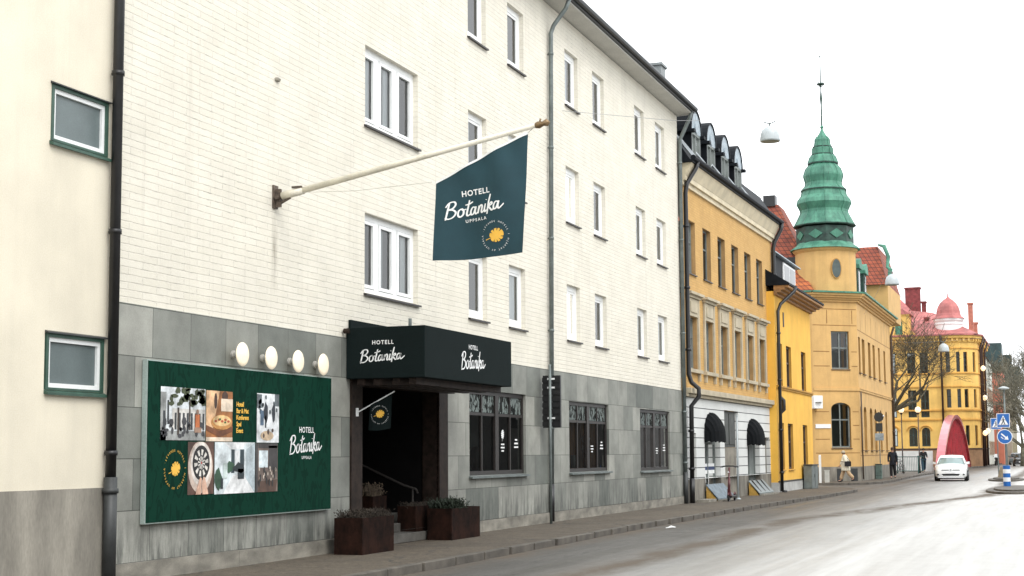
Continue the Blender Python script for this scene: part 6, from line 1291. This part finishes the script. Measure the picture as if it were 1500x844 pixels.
# ================================================================ cars
m_tyre = M('tyre_rubber', (.012, .012, .012), .85, .2, 10, .2); m_rim = M('alloy_rim', (.4, .41, .42), .35, .1, 10, metal=.8); m_cgl = M('car_glass', (.22, .30, .30), .08, .15, 1.5, 0); m_cgld = M('dark_car_glass', (.03, .04, .045), .06, .1, 2, 0)
def car(label, loc, rz, paint, glassm, group=None, glow=False):
    t = thing('parked_car' if not glow else 'car', label, 'car', loc, group); t.rotation_euler = (0, 0, rz); ORIG[t.name] = Vector((0, 0, 0))
    # stations from the front (+y) to the rear: y, belt z, half width, floor z, hood/deck crown
    st = [(2.12, .52, .62, .30), (2.09, .66, .74, .22), (1.98, .75, .82, .19), (1.7, .82, .875, .19), (1.2, .92, .895, .20), (.95, .96, .90, .20), (0, .98, .90, .20), (-1.1, 1.0, .895, .20), (-1.8, 1.0, .86, .22), (-2.0, .96, .80, .28), (-2.07, .70, .72, .36)]
    b = MB(); rows = []
    for (y, zb, hw, zf) in st:
        pr_ = [(-hw*.9, zf), (-hw, zf+.12), (-hw*1.0, (zf+zb)*.55), (-hw*.985, zb-.12), (-hw*.93, zb-.02), (-hw*.6, zb+.045), (0, zb+.065)]
        pr_ += [(-x, z) for x, z in pr_[-2::-1]]; rows.append([(x, y, z) for x, z in pr_])
    n = len(rows[0]); vs = [p for r_ in rows for p in r_]; fs = [(i*n+j, i*n+j+1, (i+1)*n+j+1, (i+1)*n+j) for i in range(len(rows)-1) for j in range(n-1)]+[(i*n+n-1, i*n, (i+1)*n, (i+1)*n+n-1) for i in range(len(rows)-1)]
    fs += [tuple(range(n)), tuple(range((len(rows)-1)*n, len(rows)*n))]; b.add(vs, fs); body = b.build('body', paint, t, smooth=True)
    g_ = MB(); gs = [(1.05, .97, .74), (.55, 1.30, .66), (.2, 1.42, .60), (-.5, 1.455, .59), (-1.3, 1.40, .58), (-1.75, 1.22, .62), (-1.98, .98, .70)]
    rows = [[(-.80 if i else -.78, y, .95), (-hw-.02, y, (z+.95)/2+.05 if z > 1 else .96), (-hw*.93, y, z), (0, y, z+.03), (hw*.93, y, z), (hw+.02, y, (z+.95)/2+.05 if z > 1 else .96), (.80 if i else .78, y, .95)] for i, (y, z, hw) in enumerate(gs)]
    vs = [p for r_ in rows for p in r_]; fs = [(i*7+j, i*7+j+1, (i+1)*7+j+1, (i+1)*7+j) for i in range(6) for j in range(6)]; g_.add(vs, fs); g_.build('windows', glassm, t, smooth=True)
    b = MB(); rr = [[(x*1.02, y, z+.012) for (x, y, z) in r_[2:5]] for r_ in rows[1:6]]; vs = [p for r_ in rr for p in r_]+[(p[0], p[1], p[2]-.03) for r_ in rr for p in r_]; m_ = len(rr)*3
    b.add(vs, [(i*3+j, i*3+j+1, (i+1)*3+j+1, (i+1)*3+j) for i in range(4) for j in range(2)]); 
    for sd in (-1, 1):
        b.tube([(sd*.78, 1.05, .98), (sd*.665, .55, 1.30), (sd*.57, .2, 1.43)], .035, 5); b.tube([(sd*.60, -1.3, 1.40), (sd*.66, -1.75, 1.2), (sd*.78, -1.98, .98)], .05, 5); b.tube([(sd*.80, -.35, .98), (sd*.60, -.4, 1.44)], .03, 5)
    b.build('roof', paint, t, smooth=True)
    for sx_ in (-1, 1):
        for y in (1.32, -1.3):
            q = MB(); wheel(q, (sx_*.82, y, .32), .32, th=.1); w_ = q.build('wheel', m_tyre, t); q = MB(); wheel(q, (sx_*.86, y, .32), .21, th=.075); q.build('rim', m_rim, w_)
        q = MB(); q.hexa([(sx_*.52, 2.03, .60), (sx_*.80, 1.84, .62), (sx_*.79, 1.80, .76), (sx_*.55, 1.99, .70)], [(sx_*.52, 2.08, .60), (sx_*.83, 1.88, .62), (sx_*.82, 1.84, .77), (sx_*.55, 2.05, .71)]); q.build('headlight', M('headlight_glass', (.55, .60, .62), .1, .05, 5), t)
        q = MB(); q.hexa([(sx_*.83, .98, .96), (sx_*1.02, .92, .97), (sx_*1.02, .80, .97), (sx_*.83, .86, .96)], [(sx_*.85, .98, 1.08), (sx_*1.02, .92, 1.11), (sx_*1.02, .80, 1.11), (sx_*.85, .86, 1.08)]); q.build('wing_mirror', paint, t)
        q = MB(); q.box((sx_*.62-.14, 2.02, .34), (sx_*.62+.14, 2.11, .42)); q.build('fog_light_recess', m_black, t)
        q = MB(); q.box((sx_*.7-.12, -2.08, .72), (sx_*.7+.12, -1.98, .88)); q.build('tail_light', m_red, t)
    q = MB(); q.box((-.5, 2.06, .615), (-.1, 2.13, .655)); q.box((.1, 2.06, .615), (.5, 2.13, .655)); q.build('upper_grille', m_black, t); q = MB(); q.hexa([(-.42, 2.08, .31), (.42, 2.08, .31), (.42, 2.12, .31), (-.42, 2.12, .31)], [(-.5, 2.08, .42), (.5, 2.08, .42), (.5, 2.14, .42), (-.5, 2.14, .42)]); q.build('lower_grille', m_black, t)
    q = MB(); q.box((-.26, 2.13, .44), (.26, 2.145, .54)); q.build('number_plate', m_swhite, t); q = MB(); q.F = lambda x, y, z: Vector((x, 2.13+z, .64+y)); q.lathe((0, 0, 0), [(.06, 0), (.06, .015)], 14); q.F = ID; q.build('badge', m_rim, t)
    q = MB(); q.box((-.7, 2.0, .2), (.7, 2.12, .235)); q.build('bumper_lip', m_swhite, t)
    q = MB(); q.box((-.80, -1.85, .13), (.80, 1.85, .25)); q.build('underbody', m_black, t)
    return t
m_cw = M('white_car_paint', (.80, .82, .82), .18, .02, 2, 0, coat=.6); m_cd = M('black_car_paint', (.02, .022, .025), .18, .05, 2, 0, coat=.6); m_cg = M('grey_car_paint', (.12, .14, .15), .2, .05, 2, 0, coat=.6)
car('white hatchback driving towards the viewer in front of the red arch', (5.22, 91.6, 0), R(180+2), m_cw, m_cgl, None, True)
car('dark parked car at the far right edge beyond the traffic islands', (7.1, 177, 0), R(180), m_cd, m_cgld, 'cars far down the street')
car('grey parked car just left of the dark car at the far right edge', (6.1, 196, 0), R(180), m_cg, m_cgld, 'cars far down the street')
t = thing('motorcycle', 'small dark motorcycle parked before the salmon house', 'motorcycle', (4.1, 186, 0)); t.rotation_euler = (0, 0, R(170)); ORIG[t.name] = Vector((0, 0, 0))
for y in (-.65, .65): q = MB(); wheel(q, (0, y, .3), .3, th=.07); q.build('wheel', m_tyre, t)
q = MB(); q.tube([(0, -.6, .6), (0, -.2, .75), (0, .2, .85), (0, .5, .9)], [.12, .2, .24, .12], 8); q.tube([(0, -.3, .4), (0, .3, .4)], .2, 8); q.build('engine_body', m_black, t); q = MB(); q.hexa([(-.15, -.7, .78), (.15, -.7, .78), (.17, 0, .8), (-.17, 0, .8)], [(-.12, -.7, .9), (.12, -.7, .9), (.12, 0, .88), (-.12, 0, .88)]); q.build('saddle', m_tyre, t)
q = MB(); q.tube([(0, .65, .3), (0, .45, 1.0)], .04, 6); q.tube([(-.35, .3, 1.08), (0, .45, 1.02), (.35, .3, 1.08)], .02, 6); q.build('handlebar', m_dkgrey, t); q = MB(); q.hexa([(-.2, .5, .95), (.2, .5, .95), (.2, .52, .95), (-.2, .52, .95)], [(-.15, .35, 1.35), (.15, .35, 1.35), (.15, .37, 1.35), (-.15, .37, 1.35)]); q.build('windscreen', m_swhite, t)
